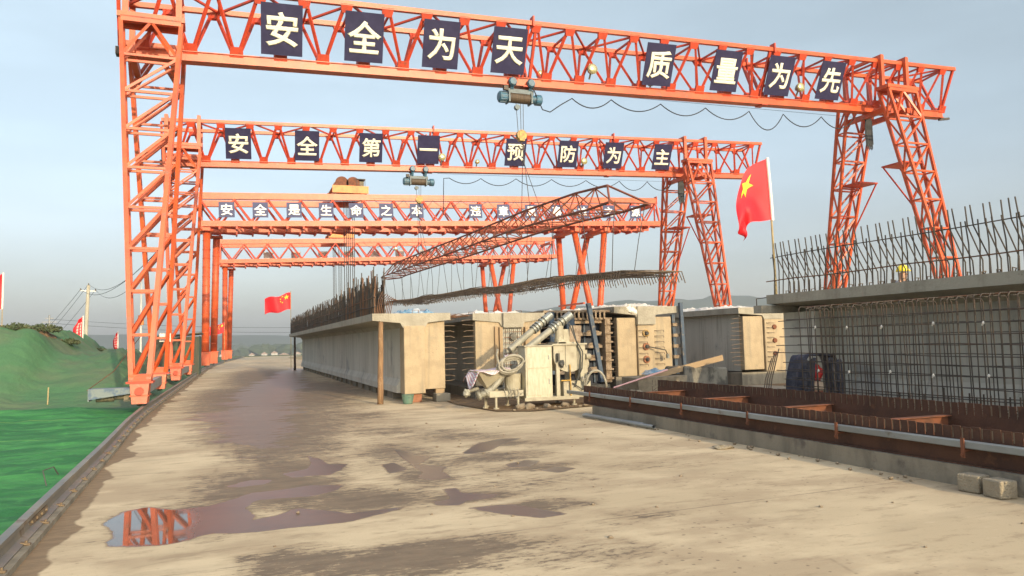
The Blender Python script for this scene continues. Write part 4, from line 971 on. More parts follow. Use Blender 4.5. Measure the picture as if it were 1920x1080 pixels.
# the beam still inside steel forms
f = thing('steel_formwork', (9.6, YE, 0), 'dark blue steel side forms with crusted timber rungs and tilted blue posts between two beams', 'formwork')
MB().box(8.95, 10.45, YE + .55, 40, .25, 2.22).build('form_panel', M['dark_blue'], f)
mb = MB()
for k in range(5): mb.box(9.0 + .3 * k, 9.05 + .3 * k, YE + .49, YE + .55, .3, 2.2)
mb.build('panel_ribs', M['blue_steel'], f)
for k in range(5):
    z = .58 + .37 * k; mb = MB(); mb.quadbox([(8.9, YE + .25, z), (10.42, YE + .28, z + .02), (10.42, YE + .5, z + .02), (8.9, YE + .5, z), (8.9, YE + .3, z + .10), (10.42, YE + .3, z + .13), (10.42, YE + .5, z + .13), (8.9, YE + .5, z + .10)])
    mb.blob((9.6 + .4 * math.sin(k * 2), YE + .36, z + .11), (.3, .1, .07), k, .6); mb.blob((10.15, YE + .36, z + .12), (.22, .1, .06), k + 9, .6)
    mb.build('timber_rung', M['dirt_timber'], f)
MB().bar((10.12, YE - .22, .35), (9.80, YE - .1, 2.66), .12, .12, (0, 1, 0)).build('steel_post', M['blue_steel'], f)
MB().bar((9.42, YE + .2, .9), (9.30, YE + .2, 2.35), .26, .12, (0, 1, 0)).build('steel_post', M['blue_steel'], f)
MB().bar((8.80, YE + .25, .6), (8.72, YE + .2, 2.42), .16, .12, (0, 1, 0)).build('steel_post', M['blue_steel'], f)
mb = MB()
for k in range(14): mb.box(8.6 + .14 * k, 8.65 + .14 * k, YE + .15, YE + .2, 2.2, 2.42)
mb.box(8.5, 10.72, YE + .2, YE + .5, 2.18, 2.24); mb.box(8.5, 10.72, YE + .22, 40, 2.40, 2.47); mb.build('comb_plate', M['dirt_timber'], f)
mb = MB(); mb.box(10.44, 10.62, YE + .12, YE + .5, .3, 2.2)
for k in range(7): mb.box(10.40, 10.66, YE + .06, YE + .14, .4 + .27 * k, .45 + .27 * k)
mb.build('side_angle', M['dirt_timber'], f)
# beam 3
b3 = beam('concrete_beam', 'concrete beam with white sheeting heaped on top and three anchor holes in its lit end', YE, 53, 10.70, 13.0, 11.50, 12.02, .46, 2.56)
end_block(b3, 10.82, 11.46, YE + .08, YE + .30, .46, 2.22); end_block(b3, 12.02, 12.70, YE + .08, YE + .30, .50, 2.24)
end_block(b3, 11.46, 12.08, YE - .06, YE + .4, 2.0, 2.565, 'end_block', 'concrete')
end_block(b3, 11.48, 12.03, YE + .0, YE + .4, .46, 1.98, 'end_block', 'concrete_tan')
side_stubs(b3, 10.82, -.26, YE + .2, [.6 + .15 * k for k in range(11)], m='rebar')
for z in (.95, 1.34, 1.74):
    MB().tube([(11.74, YE + .04, z), (11.74, YE - .05, z), (11.74, YE - .055, z)], .09, 16, radii=[.12, .11, .075]).build('anchor', M['brick'] if z < 1.5 else M['hook'], b3)
    MB().cyl((11.74, YE - .05, z), (11.75, YE - .10, z), .06, 12).build('duct_mouth', M['hose_dark'], b3)
for k in range(7):
    z = .8 + .17 * k
    MB().tube([(11.5, YE - .01, z), (11.55, YE - .13, z), (11.72, YE - .14, z), (11.72, YE - .14, z - .06)], .009, 5).build('hook_bar', M['rebar'], b3)
    MB().tube([(12.1, YE + .07, z), (12.12, YE - .05, z), (12.34, YE - .06, z), (12.34, YE - .06, z - .05)], .009, 5).build('hook_bar', M['rebar'], b3)
MB().tube([(11.76, YE - .09, 1.34), (12.0, YE - .16, 1.28), (12.3, YE - .2, 1.22), (12.36, YE - .2, 1.08)], .018, 6).build('strand_tail', M['rebar'], b3)
MB().tube([(12.36, YE - .2, 1.1), (12.37, YE - .2, .97)], .05, 10).build('strand_cap', M['collar'], b3)
for x, z1, y in ((12.93, 2.66, YE - .12), (12.78, 2.3, YE + .12)): MB().bar((x + .06, y, .5), (x, y, z1), .105, .105, (0, 1, 0)).build('blue_post', M['blue_steel'], b3)
for k in range(5): MB().box(12.72, 12.98, YE + .0, YE + .3, .62 + .33 * k, .72 + .33 * k).build('timber_packing', M['dirt_timber'], b3)
# beam 4
b4 = beam('concrete_beam', 'farthest right concrete beam of the far row, dark side wall facing left', YE, 53, 15.15, 17.75, 16.16, 16.86, .42, 2.50)
end_block(b4, 15.34, 16.10, YE + .05, YE + .28, .50, 2.22); end_block(b4, 16.9, 17.6, YE + .05, YE + .28, .50, 2.22)
MB().box(15.36, 15.42, YE + .3, 50, .45, 2.30).build('side_wall', M['concrete_web'], b4)
for z in (1.0, 1.42, 1.86): MB().tube([(16.5, YE + .04, z), (16.5, YE - .05, z), (16.5, YE - .055, z)], .09, 16, radii=[.085, .075, .05]).build('anchor', M['rust_bright'], b4)
end_block(b4, 16.14, 16.88, YE + .0, YE + .3, .42, 2.14, 'end_block', 'concrete_tan')
side_stubs(b4, 15.34, -.42, YE + .16, [.66 + .135 * k for k in range(12)])
for k in range(9): MB().tube([(16.2, YE + .02, .75 + .155 * k), (16.24, YE - .1, .75 + .155 * k), (16.42, YE - .11, .74 + .155 * k)], .009, 5).build('hook_bar', M['rebar'], b4)
# hoops standing on the beam tops
for b, xa, xb, zt in ((b1, 4.1, 5.5, 2.42), (b2, 6.4, 8.3, 2.40)):
    for k in range(16):
        x = rng.uniform(xa, xb); y = YE + .2 + .5 * k; h = rng.uniform(.05, .12)
        MB().tube([(x - .08, y, zt - .02), (x - .08, y, zt + h), (x + .1, y + .02, zt + h), (x + .1, y, zt - .02)], .010, 5).build('stirrup_loop', M['rebar_rust'], b)
# joint bars bridging beam 1 and 2
mb = MB()
for k in range(60): y = YE + .1 + k * .22; mb.tube([(5.6, y, 2.33), (5.95, y + rng.uniform(-.03, .03), 2.36 + rng.uniform(-.05, .04)), (6.30, y, 2.34)], .010, 4)
mb.build('joint_bars', M['rebar_rust'], b2)['kind'] = 'stuff'
# supports under the beam ends
def support(name, x0, x1, y0, y1, z, m, lab):
    mb = MB(); mb.box(x0, x1, y0, y1, .0, z); o = solo(name, mb, M[m], ((x0 + x1) / 2, y0, 0), lab, 'block'); o.modifiers.new('b', 'BEVEL').width = .012
support('brick_support', 4.40, 4.80, YE + .08, YE + .5, .24, 'brick', 'red brick pad under the end of the leftmost beam')
support('concrete_support', 5.15, 5.55, YE - .12, YE + .3, .22, 'concrete_base', 'low grey concrete block on the ground under the diaphragm of the leftmost beam')
support('timber_support', 5.2, 5.45, YE + .12, YE + .3, .34, 'plank', 'small pale timber packing on the block under the leftmost beam') 
for x0, x1, z, lab in ((6.3, 8.4, .30, 'long grey pedestal under the beam with the open end'), (8.9, 10.5, .25, 'long grey pedestal under the steel forms'), (10.7, 12.9, .46, 'long grey pedestal under the beam with three anchor holes'), (15.2, 17.6, .42, 'long grey pedestal under the farthest right beam')):
    mb = MB(); mb.box(x0, x1, YE + .02, 52, 0, z - .004); solo('casting_pedestal', mb, M['concrete_base'], ((x0 + x1) / 2, YE, 0), lab, 'pedestal')
mb = MB()
for k in range(22): mb.box(4.38, 4.82, YE + 2 + 1.45 * k, YE + 2.9 + 1.45 * k, 0, .236)
mb.build('bearing_pads', M['concrete_base'], b1)
# timber props
def prop(x, y, h, lean, m, lab):
    mb = MB(); pts = [(x + lean * k / 6 + .006 * math.sin(k * 2.1), y, h * k / 6) for k in range(7)]
    mb.tube(pts, .075, 14, radii=[.082 - .003 * k + .003 * math.sin(k * 3) for k in range(7)]); solo('timber_prop', mb, M[m], (x, y, 0), lab, 'post', None, True)
prop(3.66, 20.47, 2.21, .04, 'wood', 'rough brown timber prop under the near corner of the leftmost beam')
prop(3.80, 53.1, 2.21, .0, 'wood_dark', 'dark timber prop under the far end of the leftmost beam')
# pail
pl = thing('pail', (4.33, 20.12, 0), 'small dull green pail on the ground beside the foot of the leftmost beam', 'bucket')
mb = MB(); b_ = []
mb.tube([(4.33, 20.12, 0), (4.33, 20.12, .02), (4.33, 20.12, .235), (4.33, 20.12, .25), (4.33, 20.12, .24), (4.33, 20.12, .05)], .1, 18, False, radii=[.11, .125, .165, .178, .158, .11]); mb.build('tub', M['pail'], pl)
mb = MB(); mb.tube([(4.33 - .17, 20.12, .24), (4.33 - .12, 20.02, .20), (4.33, 19.965, .17), (4.33 + .12, 20.02, .20), (4.33 + .17, 20.12, .24)], .006, 5); mb.build('handle', M['rope'], pl)
# crumpled sheets on top of the beams
def crumple(name, x0, x1, y0, y1, z, h, m, lab, seed, cat='sheet', n=26):
    nu, nv = int((x1 - x0) / .05), int((y1 - y0) / .07)
    def f(u, v):
        x, y = x0 + (x1 - x0) * u, y0 + (y1 - y0) * v; e = min(1, 7 * min(u, 1 - u, v * 2, (1 - v) * 2))
        a = noise.noise(Vector((x * 2.2, y * 1.6, seed))); b = noise.noise(Vector((x * 6, y * 5, seed + 3))); c = abs(noise.noise(Vector((x * 11, y * 9, seed + 9))))
        return (x + .10 * b, y + .1 * a, z - .012 + max(0, h * (.75 + 1.5 * a + .9 * b + 1.0 * c)) * e)
    mb = MB().grid(f, nu, nv)
    solo(name, mb, M[m], ((x0 + x1) / 2, (y0 + y1) / 2, z), lab, cat, None, True)
crumple('plastic_sheet', 10.8, 12.85, YE + .1, YE + 10, 2.565, .085, 'plastic_white', 'crumpled white sheeting on top of the beam with three anchor holes', 11, n=70)
crumple('plastic_sheet', 15.2, 16.3, YE + .2, YE + 16, 2.505, .08, 'plastic_white', 'crumpled white sheeting along the top of the farthest right beam', 40, n=60)
mb = MB()
for i in range(5): mb.blob((11.2 + .1 * i, YE + .02, 2.50 - .05 * i), (.09, .06, .10), i + 90, .8, 10, 8)
solo('cloth', mb, M['plastic_white'], (11.3, YE, 2.4), 'white rag hanging over the end of the beam with three anchor holes', 'cloth', None, True)
crumple('plastic_sheet', 4.3, 5.3, YE + .5, YE + 2.4, 2.425, .10, 'plastic_blue', 'crumpled blue and white sheeting on top of the leftmost beam', 60, n=16)
crumple('plastic_sheet', 6.5, 8.2, YE + .6, YE + 8, 2.405, .07, 'plastic_white', 'thin white sheeting scraps on top of the beam behind the mixing machine', 75, n=30)

# ------------------------------------------------------------------ near row beam on the right, with barrier bars on its edge
YF = 13.3
b5 = beam('concrete_beam', 'shaded concrete beam at the right edge of the photo with a tall fence of bent barrier bars', 0.5, YF, 10.6, 12.75, 11.42, 11.95, .30, 2.44, 'concrete_web')
MB().box(10.35, 11.42, YF - .14, YF + .12, 2.06, 2.22).build('end_corbel', M['concrete'], b5)
MB().box(10.97, 11.44, YF - 1.0, YF - .06, .3, 2.06).build('end_block', M['concrete_web'], b5)
mb = MB(); mb.extr_y([(11.30, .30), (11.42, .30), (11.42, .74), (11.38, .66), (11.30, .5)], .5, YF - .1); mb.build('bottom_bulb', M['concrete_web'], b5)
bp_ = sp_ = None
xb = 10.70
for i in range(52):
    y = YF - .16 - i * .148
    jx = rng.uniform(-.02, .02)
    loc = (xb - 11.685, y - .5, 2.44)
    if bp_ is None:
        bp_ = MB().tube([(.40, 0, -.03), (.40, 0, .26), (.10, 0, .78), (.06, 0, 1.10)], .0115, 6).build('bent_bar', M['rebar'], b5, Vector((0, 0, 0))); bp_.location = loc
        sp_ = MB().tube([(.02, .05, -.03), (.05, .05, .5), (.02, .05, .86)], .0115, 6).build('straight_bar', M['rebar'], b5, Vector((0, 0, 0))); sp_.location = loc
    else:
        a = dup_part(bp_, (loc[0] + jx, loc[1], loc[2]), b5); a.rotation_euler = (rng.uniform(-.03, .03), rng.uniform(-.02, .02), 0)
        a = dup_part(sp_, (loc[0] + jx * .5, loc[1] + rng.uniform(-.02, .02), loc[2]), b5); a.rotation_euler = (rng.uniform(-.05, .05), rng.uniform(-.03, .03), 0)
MB().tube([(xb + .09, YF + .05 - .9 * k, 2.44 + .80 + .012 * math.sin(k)) for k in range(13)], .010, 5).build('long_bar', M['rebar'], b5)
MB().tube([(xb + .04, YF + .15 - .9 * k, 2.44 + .30 + .012 * math.sin(k * 2)) for k in range(13)], .012, 5).build('long_bar', M['rebar_rust'], b5)
for k in range(30):
    y = YF - .2 - .25 * k; MB().tube([(10.95, y, 2.42), (10.95, y, 2.5 + rng.uniform(0, .04)), (11.1, y + .05, 2.52), (11.1, y + .1, 2.42)], .010, 5).build('stirrup_loop', M['rebar_tan'], b5)
MB().tube([(10.42, YF + .1, 2.2), (10.42, YF + .1, 2.37), (10.9, YF + .1, 2.42)], .012, 5).build('bent_hook', M['rebar'], b5)
mb = MB(); mb.box(10.9, 12.5, .5, YF, 0, .296); solo('casting_pedestal', mb, M['concrete_base'], (11.7, .5, 0), 'grey pedestal under the shaded beam at the right edge', 'pedestal')

b6 = beam('concrete_beam', 'unseen concrete beam added for its shade, behind the shaded beam on the right', 0.5, YF, 13.75, 15.85, 14.5, 15.1, .30, 2.44)  # two guessed beams out of sight, added to shade the far row
b7 = beam('concrete_beam', 'unseen concrete beam added for its shade, farthest right in the near row', 0.5, YF, 16.3, 18.6, 17.1, 17.7, .30, 2.44)
for b in (b6, b7):
    x0 = b['_base'][0]; MB().box(x0 - 1.0, x0 + 1.0, YF - .4, YF - .05, .32, 2.2).build('diaphragm', M['concrete'], b)

# ------------------------------------------------------------------ bar cage standing in front of it
XC = 9.62
cg = thing('rebar_cage', (XC, 5, 0), 'tall dark reinforcement cage standing in front of the shaded beam on the right', 'rebar cage')
vp = None
yy = 11.1; i = 0
while yy > 4.6:
    for lay, x in ((0, 9.55), (1, 9.80)):
        y = yy + (.05 if lay else 0) + rng.uniform(-.025, .025)
        if vp is None:
            vp = MB().tube([(0, 0, -1.8), (0, 0, -.04), (.03, 0, .0), (.14, .01, .0)], .0085, 6).build('vertical_bar', M['rebar'], cg, Vector((0, 0, 0))); q = vp
        else: q = dup_part(vp, (0, 0, 0), cg)
        q.location = (x - XC, y - 5, 2.08 - .03 * lay + rng.uniform(-.015, .015)); q.rotation_euler = (rng.uniform(-.02, .02), rng.uniform(-.012, .012), rng.uniform(-.4, .4) + (math.pi if lay else 0))
    yy -= .118 if i % 5 else .16; i += 1
for k in range(11):
    z = 1.86 - .152 * k
    for x in (9.53, 9.82):
        MB().tube([(x, 11.75 - 1.2 * j + (rng.uniform(-.25, .1) if j == 0 else 0), z + rng.uniform(-.018, .018)) for j in range(7)], .0078, 5).build('horizontal_bar', M['rebar'], cg)
MB().tube([(9.7, 11.1 - j, 2.085) for j in range(8)], .012, 5).build('top_bar', M['rebar_rust'], cg)
sp0 = None
for z in (1.72, .98):
    for k in range(6):
        y = 10.7 - .78 * k + rng.uniform(-.12, .12)
        mb = MB(); mb.blob((0, 0, 0), (.014, .020, .020), k, .5, 8, 6); mb.tube([(0, 0, .02), (.01, .03, -.035)], .009, 5)
        if sp0 is None: sp0 = mb.build('spacer', M['flag_white'], cg, Vector((0, 0, 0))); sp0.location = (9.52 - XC, y - 5, z)
        else: dup_part(sp0, (9.52 - XC, y - 5, z + rng.uniform(-.03, .03)), cg)
for k in range(46):
    y = 9.4 - .105 * k + rng.uniform(-.03, .03); x = 9.40 if k % 2 else 9.95
    MB().tube([(x, y, .24), (x + .01, y, .62 + rng.uniform(-.1, .14))], .0125, 5).build('starter_bar', M['rebar'], cg)
mb = MB(); mb.box(9.25, 10.15, 1, 11.6, 0, .27); solo('casting_pedestal', mb, M['concrete_base'], (9.7, 1, 0), 'low grey pedestal under the reinforcement cage', 'pedestal')
# loose bars leaning by the end of the cage
mb = MB()
for k in range(4): mb.tube([(9.25 + .05 * k, 11.9, .1), (9.45 + .05 * k, 12.0, .75), (9.7 + .06 * k, 12.1, 1.15 + .06 * k)], .011, 5)
solo('loose_bars', mb, M['rebar'], (9.4, 12, 0), 'few loose curved bars leaning beside the end of the cage', 'bars')
# navy tarpaulin arched over stacked sacks
tp = thing('tarpaulin', (10.4, 11.6, 0), 'dark navy tarpaulin arched over sacks behind the cage', 'tarp')
def arch(u, v):
    a = math.pi * u; x = 10.30 - .47 * math.cos(a) * (1 + .04 * math.sin(v * 7)) ; z = .28 + .92 * min(1, (math.sin(a) * 1.35) ** .75) + .045 * noise.noise(Vector((u * 7, v * 5, 0)))
    return (x + .03 * noise.noise(Vector((u * 5, v * 9, 4))), 11.45 + v * .42, z)
mb = MB(); mb.grid(arch, 28, 10); mb.build('cover', M['tarp_blue'], tp, None, True, .02)
fl = MB(); fl.grid(lambda u, v: (9.86 + .27 * u - .06 * v * u - .06 * v, 11.43 - .03 * math.sin(u * 8), 1.14 - .84 * v + .03 * math.sin(u * 9 + v * 4) - .05 * (1 - u)), 10, 12); fl.grid(lambda u, v: (10.44 + .30 * u + .07 * v * (1 - u) + .05 * v, 11.43 - .03 * math.sin(u * 7), 1.14 - .84 * v + .03 * math.sin(u * 8 + v * 4) - .05 * u), 10, 12)
fl.build('front_flap', M['tarp_blue'], tp, None, True, .015)
for k, (z, m_, lab) in enumerate(((.40, 'sack_red', 'lowest red sack in the stack under the navy tarpaulin'), (.60, 'sack_white', 'pale sack in the middle of the stack under the navy tarpaulin'), (.86, 'sack_red', 'bright red sack topmost in the stack under the navy tarpaulin'))):
    solo('sack', MB().blob((10.28, 11.66, z), (.27 - .04 * k, .18, .13 + (.05 if k == 2 else 0)), k, .25, 14, 10), M[m_], (10.28, 11.62, z), lab, 'sack', None, True)
mb = MB(); mb.box(9.9, 10.75, 11.5, 11.95, 0, .28); solo('timber_support', mb, M['dirt_timber'], (10.35, 11.7, 0), 'timber pallet under the sacks behind the cage', 'pallet')

# ------------------------------------------------------------------ rusty casting bed in front on the right
bd = thing('casting_bed', (7.1, 5, 0), 'long rusty steel casting bed with slotted side plates and a grey channel on its flank', 'formwork')
MB().box(7.03, 8.90, -4, 14.52, 0, .212).build('concrete_base', M['concrete_base'], bd)
def comb(mb, x, y0, y1, zb, zt, pitch, slot, depth, th):
    y = y0
    mb.box(x - th / 2, x + th / 2, y0, y1, zb, zt - depth)
    while y < y1:
        e = min(y + pitch - slot, y1); k = rng.uniform(-.006, .006); mb.box(x - th / 2, x + th / 2, y, e, zt - depth, zt + k); y += pitch
mb = MB(); comb(mb, 7.14, -4, 15.15, .216, .60, .112, .018, .125, .014); mb.box(7.08, 7.20, -4, 15.2, .213, .226); mb.build('side_plate', M['rust'], bd)
mb = MB(); comb(mb, 8.72, -4, 14.7, .216, .68, .112, .018, .15, .014); mb.box(8.66, 8.78, -4, 14.7, .213, .226); mb.build('side_plate', M['rust'], bd)
slot = []
for x, zt, dp, m_ in ((7.14, .60, .125, 'rebar_tan'), (8.72, .68, .15, 'rebar_tan')):
    mb = MB(); y = 14.9
    while y > -1:
        if rng.random() < .72: mb.box(x - .012, x - .0075, y - .006, y + .006, zt - dp + rng.uniform(0, .03), zt - rng.uniform(.0, .02))
        y -= .112
    slot.append(mb)
for o_, e_ in zip([c for c in bd.children if c.name.startswith('side_plate')], slot):
    me_ = o_.data; n0 = len(me_.vertices); vs_ = [tuple(v.co) for v in me_.vertices]; fs_ = [tuple(p.vertices) for p in me_.polygons]; nf = len(fs_); bb = bd['_base']
    vs_ += [(x - bb[0], y - bb[1], z - bb[2]) for x, y, z in e_.v]; fs_ += [tuple(n0 + k for k in f_) for f_ in e_.f]
    nm_ = bpy.data.meshes.new('side_plate'); nm_.from_pydata(vs_, [], fs_); nm_.materials.append(M['rust']); nm_.materials.append(M['rebar_tan'])
    for p in nm_.polygons:
        if p.index >= nf: p.material_index = 1
    o_.data = nm_
mb = MB(); mb.box(7.02, 7.10, -4, 15.8, .395, .47); c_ = mb.build('grey_channel', M['galv'], bd); c_.modifiers.new('b', 'BEVEL').width = .008
for k in range(9):
    y = 14.6 - 1.75 * k; mb = MB(); mb.box(7.005, 7.018, y - .02, y + .02, .30, .50); mb.box(7.02, 7.135, y - .02, y + .02, .36, .385); mb.cyl((7.0, y, .33), (6.985, y, .33), .016, 6); mb.build('clamp', M['rust_bright'], bd)
for k in range(8):
    y = 13.6 - 2.05 * k; mb = MB(); mb.box(7.16, 8.70, y - .006, y + .006, .23, .50); mb.box(7.16, 8.70, y - .06, y + .06, .50, .512); mb.build('cross_brace', M['rust_bright'], bd)
# two rough blocks, pipes and rubble on the ground by the bed
for i, (x, y, rz, lab) in enumerate(((6.90, 5.66, .12, 'rough concrete block standing against the casting bed, left one of two'), (6.87, 5.36, -.16, 'rough concrete block with a lit face, right one of two before the casting bed'))):
    mb = MB(); mb.box(-.095, .095, -.11, .11, 0, .17); o = solo('concrete_block', mb, M['concrete_block'], (0, 0, 0), lab, 'block', 'loose concrete blocks'); o.location = (x, y, .003); o.rotation_euler = (0, 0, rz); bv = o.modifiers.new('b', 'BEVEL'); bv.width = .014; bv.segments = 2
for i, (p, q, r_) in enumerate((((6.72, 14.3, .05), (6.86, 11.75, .05), .034), ((6.86, 14.5, .045), (6.95, 12.25, .045), .028))):
    mb = MB(); mb.tube([p, q], r_, 12, False); mb.tube([p, q], r_ * .8, 12, False); solo('steel_pipe', mb, M['galv'], p, ['longer grey pipe lying on the ground beside the casting bed', 'shorter grey pipe lying on the ground against the casting bed'][i], 'pipe', 'pipes on the ground')
for i in range(40):
    y = rng.uniform(5.5, 14); x = 7.0 - abs(rng.gauss(0, .22)) - .03; r_ = rng.uniform(.008, .024)
    solo('stone', MB().blob((x, y, .008 + r_ * .5), (r_ * 1.4, r_ * 1.2, r_ * .8), i + 50, .5, 7, 5), M['stone'], (x, y, 0), 'tiny pebble on the ground along the casting bed', 'stone', 'pebbles along the casting bed', True)
for i in range(60):
    y = rng.uniform(4.2, 15); x = rng.uniform(.2, 6.6) if i % 3 else rng.uniform(3.2, 6.9); r_ = rng.uniform(.005, .016)
    solo('stone', MB().blob((x, y, r_ * .5), (r_ * 1.5, r_ * 1.2, r_ * .8), i + 150, .6, 7, 5), M['stone'], (x, y, 0), 'tiny pebble scattered on the open concrete slab', 'stone', 'pebbles scattered on the slab', True)
solo('rubble', MB().blob((6.55, 9.3, .02), (.14, .09, .03), 5, .8, 10, 7), M['concrete_block'], (6.55, 9.3, 0), 'flat pale lump of mortar on the ground before the casting bed', 'rubble', None, True)
# broken slab, plank and scraps behind the bed
mb = MB(); mb.quadbox([(11.9, 18.6, .05), (13.8, 19.2, .05), (13.9, 20.0, .05), (11.9, 19.9, .05), (12.0, 18.7, .78), (13.82, 19.25, .66), (13.9, 20, .66), (12.0, 19.8, .75)])
o = solo('broken_slab', mb, M['stained'], (12.8, 19, 0), 'stained slab of broken concrete, darkened for shade, lying before the dark wall', 'slab'); o.modifiers.new('b', 'BEVEL').width = .04
MB_ = MB().bar((10.45, 18.75, .42), (13.4, 18.9, .97), .16, .07, (0, 1, 0)); solo('plank', MB_, M['plank'], (10.45, 18.75, .4), 'long thick plank slanting up over the broken slab', 'plank')
mb = MB(); mb.quadbox([(10.4, 18.5, .02), (11.9, 18.6, .02), (11.9, 19.6, .02), (10.4, 19.5, .02), (10.3, 18.4, .50), (12.0, 18.6, .52), (11.9, 19.6, .56), (10.4, 19.5, .5)]); solo('scrap_box', mb, M['concrete_block'], (11, 19, 0), 'low pale block under the slanting plank', 'block')
crumple('plastic_sheet', 10.9, 11.9, 18.8, 19.4, .58, .07, 'plastic_blue', 'pale blue plastic sheeting lying under the slanting plank', 130, n=14)
solo('pole', MB().tube([(9.45, 18.2, .30), (11.3, 18.5, .70)], .022, 8), M['flag_pink'], (9.45, 18.2, .3), 'thin pinkish white pole lying slanted behind the casting bed', 'pole')
mb = MB()
for k in range(10): p = (9.6 + rng.random() * 1.2, 17.6 + rng.random() * .6, .03); mb.tube([p, (p[0] + rng.uniform(-.5, .8), p[1] + rng.uniform(-.3, .3), .1 + rng.random() * .35)], .012, 5)
solo('scrap_bars', mb, M['rebar_tan'], (10, 18, 0), 'loose scrap bars and sticks behind the casting bed', 'scrap')
solo('rubble', MB().blob((9.6, 17.3, .12), (.35, .25, .16), 8, .5, 12, 8), M['concrete_block'], (9.6, 17.3, 0), 'lump of rubble beside the mixing machine', 'rubble', None, True)
mb = MB(); mb.box(13.0, 15.0, 18.2, 19.2, 0, .10); mb.box(13.4, 16.2, 16.8, 17.7, 0, .16); solo('broken_slab', mb, M['concrete_block'], (14, 18, 0), 'flat pale slabs on the ground before the farthest right beam', 'slab')

# ------------------------------------------------------------------ grout mixing machine between the two rows
mx = thing('mixing_machine', (6.9, 17.2, 0), 'pale mortar splashed mixing machine with cabinet, hopper, tank and two slanting screw tubes', 'machine')
mb = MB(); mb.box(5.58, 6.42, 16.95, 17.05, .30, .44); mb.box(5.58, 6.42, 17.7, 17.8, .30, .44); mb.box(5.60, 5.70, 17.05, 17.7, .30, .43); mb.box(6.3, 6.4, 17.05, 17.7, .30, .43)
mb.box(6.45, 7.85, 16.92, 17.0, .17, .25); mb.box(6.45, 7.85, 17.85, 17.93, .17, .25); mb.box(6.5, 7.8, 17.0, 17.85, .18, .22); mb.build('base_frame', M['machine'], mx)
for x, y in ((5.75, 17.0), (6.30, 17.0), (5.75, 17.75), (6.3, 17.75), (6.65, 17.9), (7.75, 17.0), (7.7, 17.9), (5.62, 17.4)):
    mb = MB(); mb.tube([(x, y, .31), (x, y, .03)], .03, 8); mb.cyl((x, y, .02), (x, y, .05), .07, 10); mb.build('foot', M['machine'], mx)
mb = MB(); mb.box(6.50, 7.19, 16.98, 17.5, .225, 1.46); cb = mb.build('cabinet', M['machine_white'], mx); cb.modifiers.new('b', 'BEVEL').width = .012
mb = MB(); mb.box(6.54, 7.15, 16.962, 16.98, .30, .925); mb.build('lower_door', M['machine_white'], cb); mb = MB(); mb.box(6.54, 7.15, 16.962, 16.98, .945, 1.43); mb.build('upper_door', M['machine_white'], cb)
mb = MB(); mb.box(7.08, 7.10, 16.94, 16.962, .55, .68); mb.box(7.08, 7.10, 16.94, 16.962, 1.14, 1.24); mb.build('door_handles', M['collar'], cb)
mb = MB(); mb.box(6.47, 7.22, 16.95, 17.53, 1.455, 1.48); mb.build('cabinet_lid', M['machine'], cb)
# small scratched lettering plate area on the upper door
hp = MB()
T_ = [(5.32, 16.95), (6.02, 16.95), (6.02, 17.65), (5.32, 17.65)]; B_ = [(5.64, 17.22), (5.80, 17.22), (5.80, 17.38), (5.64, 17.38)]
hp.v = [(x, y, .89) for x, y in T_] + [(x, y, .47) for x, y in B_]; hp.f = [(0, 4, 5, 1), (1, 5, 6, 2), (2, 6, 7, 3), (3, 7, 4, 0), (4, 7, 6, 5)]
ho = hp.build('hopper', M['machine'], mx, None, False, .02)
mb = MB(); mb.bar((5.30, 16.94, .90), (6.04, 16.94, .90), .04); mb.bar((5.30, 17.66, .90), (6.04, 17.66, .90), .04); mb.bar((5.3, 16.94, .9), (5.3, 17.66, .9), .04); mb.bar((6.04, 16.94, .9), (6.04, 17.66, .9), .04); mb.build('rim', M['machine'], ho)
mb = MB(); mb.tube([(5.36, 17.0, .36), (5.52, 17.02, .40), (5.70, 17.1, .50), (5.86, 17.1, .66), (6.02, 17.1, .88)], .075, 14); mb.cyl((5.36, 17.0, .36), (5.30, 17.0, .34), .11, 14); mb.cyl((5.50, 17.02, .39), (5.55, 17.02, .415), .105, 14); mb.build('outlet_pipe', M['machine_grey'], mx, None, True)
mb = MB(); mb.blob((5.05, 17.05, .42), (.09, .08, .09), 3, .5, 10, 8); mb.tube([(5.1, 17.1, .45), (5.4, 17.3, .5)], .04, 8); mb.build('valve', M['machine_grey'], mx)
mb = MB(); mb.tube([(6.30, 17.35, .44), (6.30, 17.35, .80), (6.30, 17.35, .82)], .2, 20, radii=[.19, .21, .21]); mb.build('barrel', M['machine'], mx, None, False)
for i, (p, q, y) in enumerate((((6.55, 1.38), (7.82, 2.20), 17.12), ((6.30, 1.38), (7.45, 2.22), 17.5))):
    P, Q = Vector((p[0], y, p[1])), Vector((q[0], y + .15, q[1])); mb = MB(); mb.cyl(P, Q, .082, 18); tb = mb.build('screw_tube', M['machine_grey'], mx, None, False)
    mb = MB()
    for f in (.58, .64, .70, .79, .86): d = (Q - P).normalized() * .022; c = P.lerp(Q, f); mb.cyl(c - d, c + d, .118, 18)
    c0, c1 = P.lerp(Q, .86), P.lerp(Q, 1.02); mb.cyl(c0, c1, .102, 18); mb.build('collars', M['collar'], tb)
mb = MB(); mb.tube([(7.50, 17.2, 1.95), (7.48, 17.2, 1.55)], .10, 14); mb.box(7.42, 7.62, 17.1, 17.35, 1.5, 1.62); mb.box(7.58, 7.74, 17.15, 17.4, 1.5, 1.86); mb.build('inlet_spout', M['machine'], mx)
tk = MB(); prof_ = [(7.24, 1.48), (7.24, 1.18)] + [(7.66 - .42 * math.cos(a), 1.18 - .36 * math.sin(a)) for a in [math.pi * k / 14 for k in range(1, 14)]] + [(8.08, 1.18), (8.08, 1.48)]
tk.extr_y(prof_[::-1], 17.0, 17.95); tank = tk.build('mixing_tank', M['machine'], mx)
mb = MB()
for x in (7.55, 7.86): mb.box(x, x + .025, 16.975, 17.0, .95, 1.48)
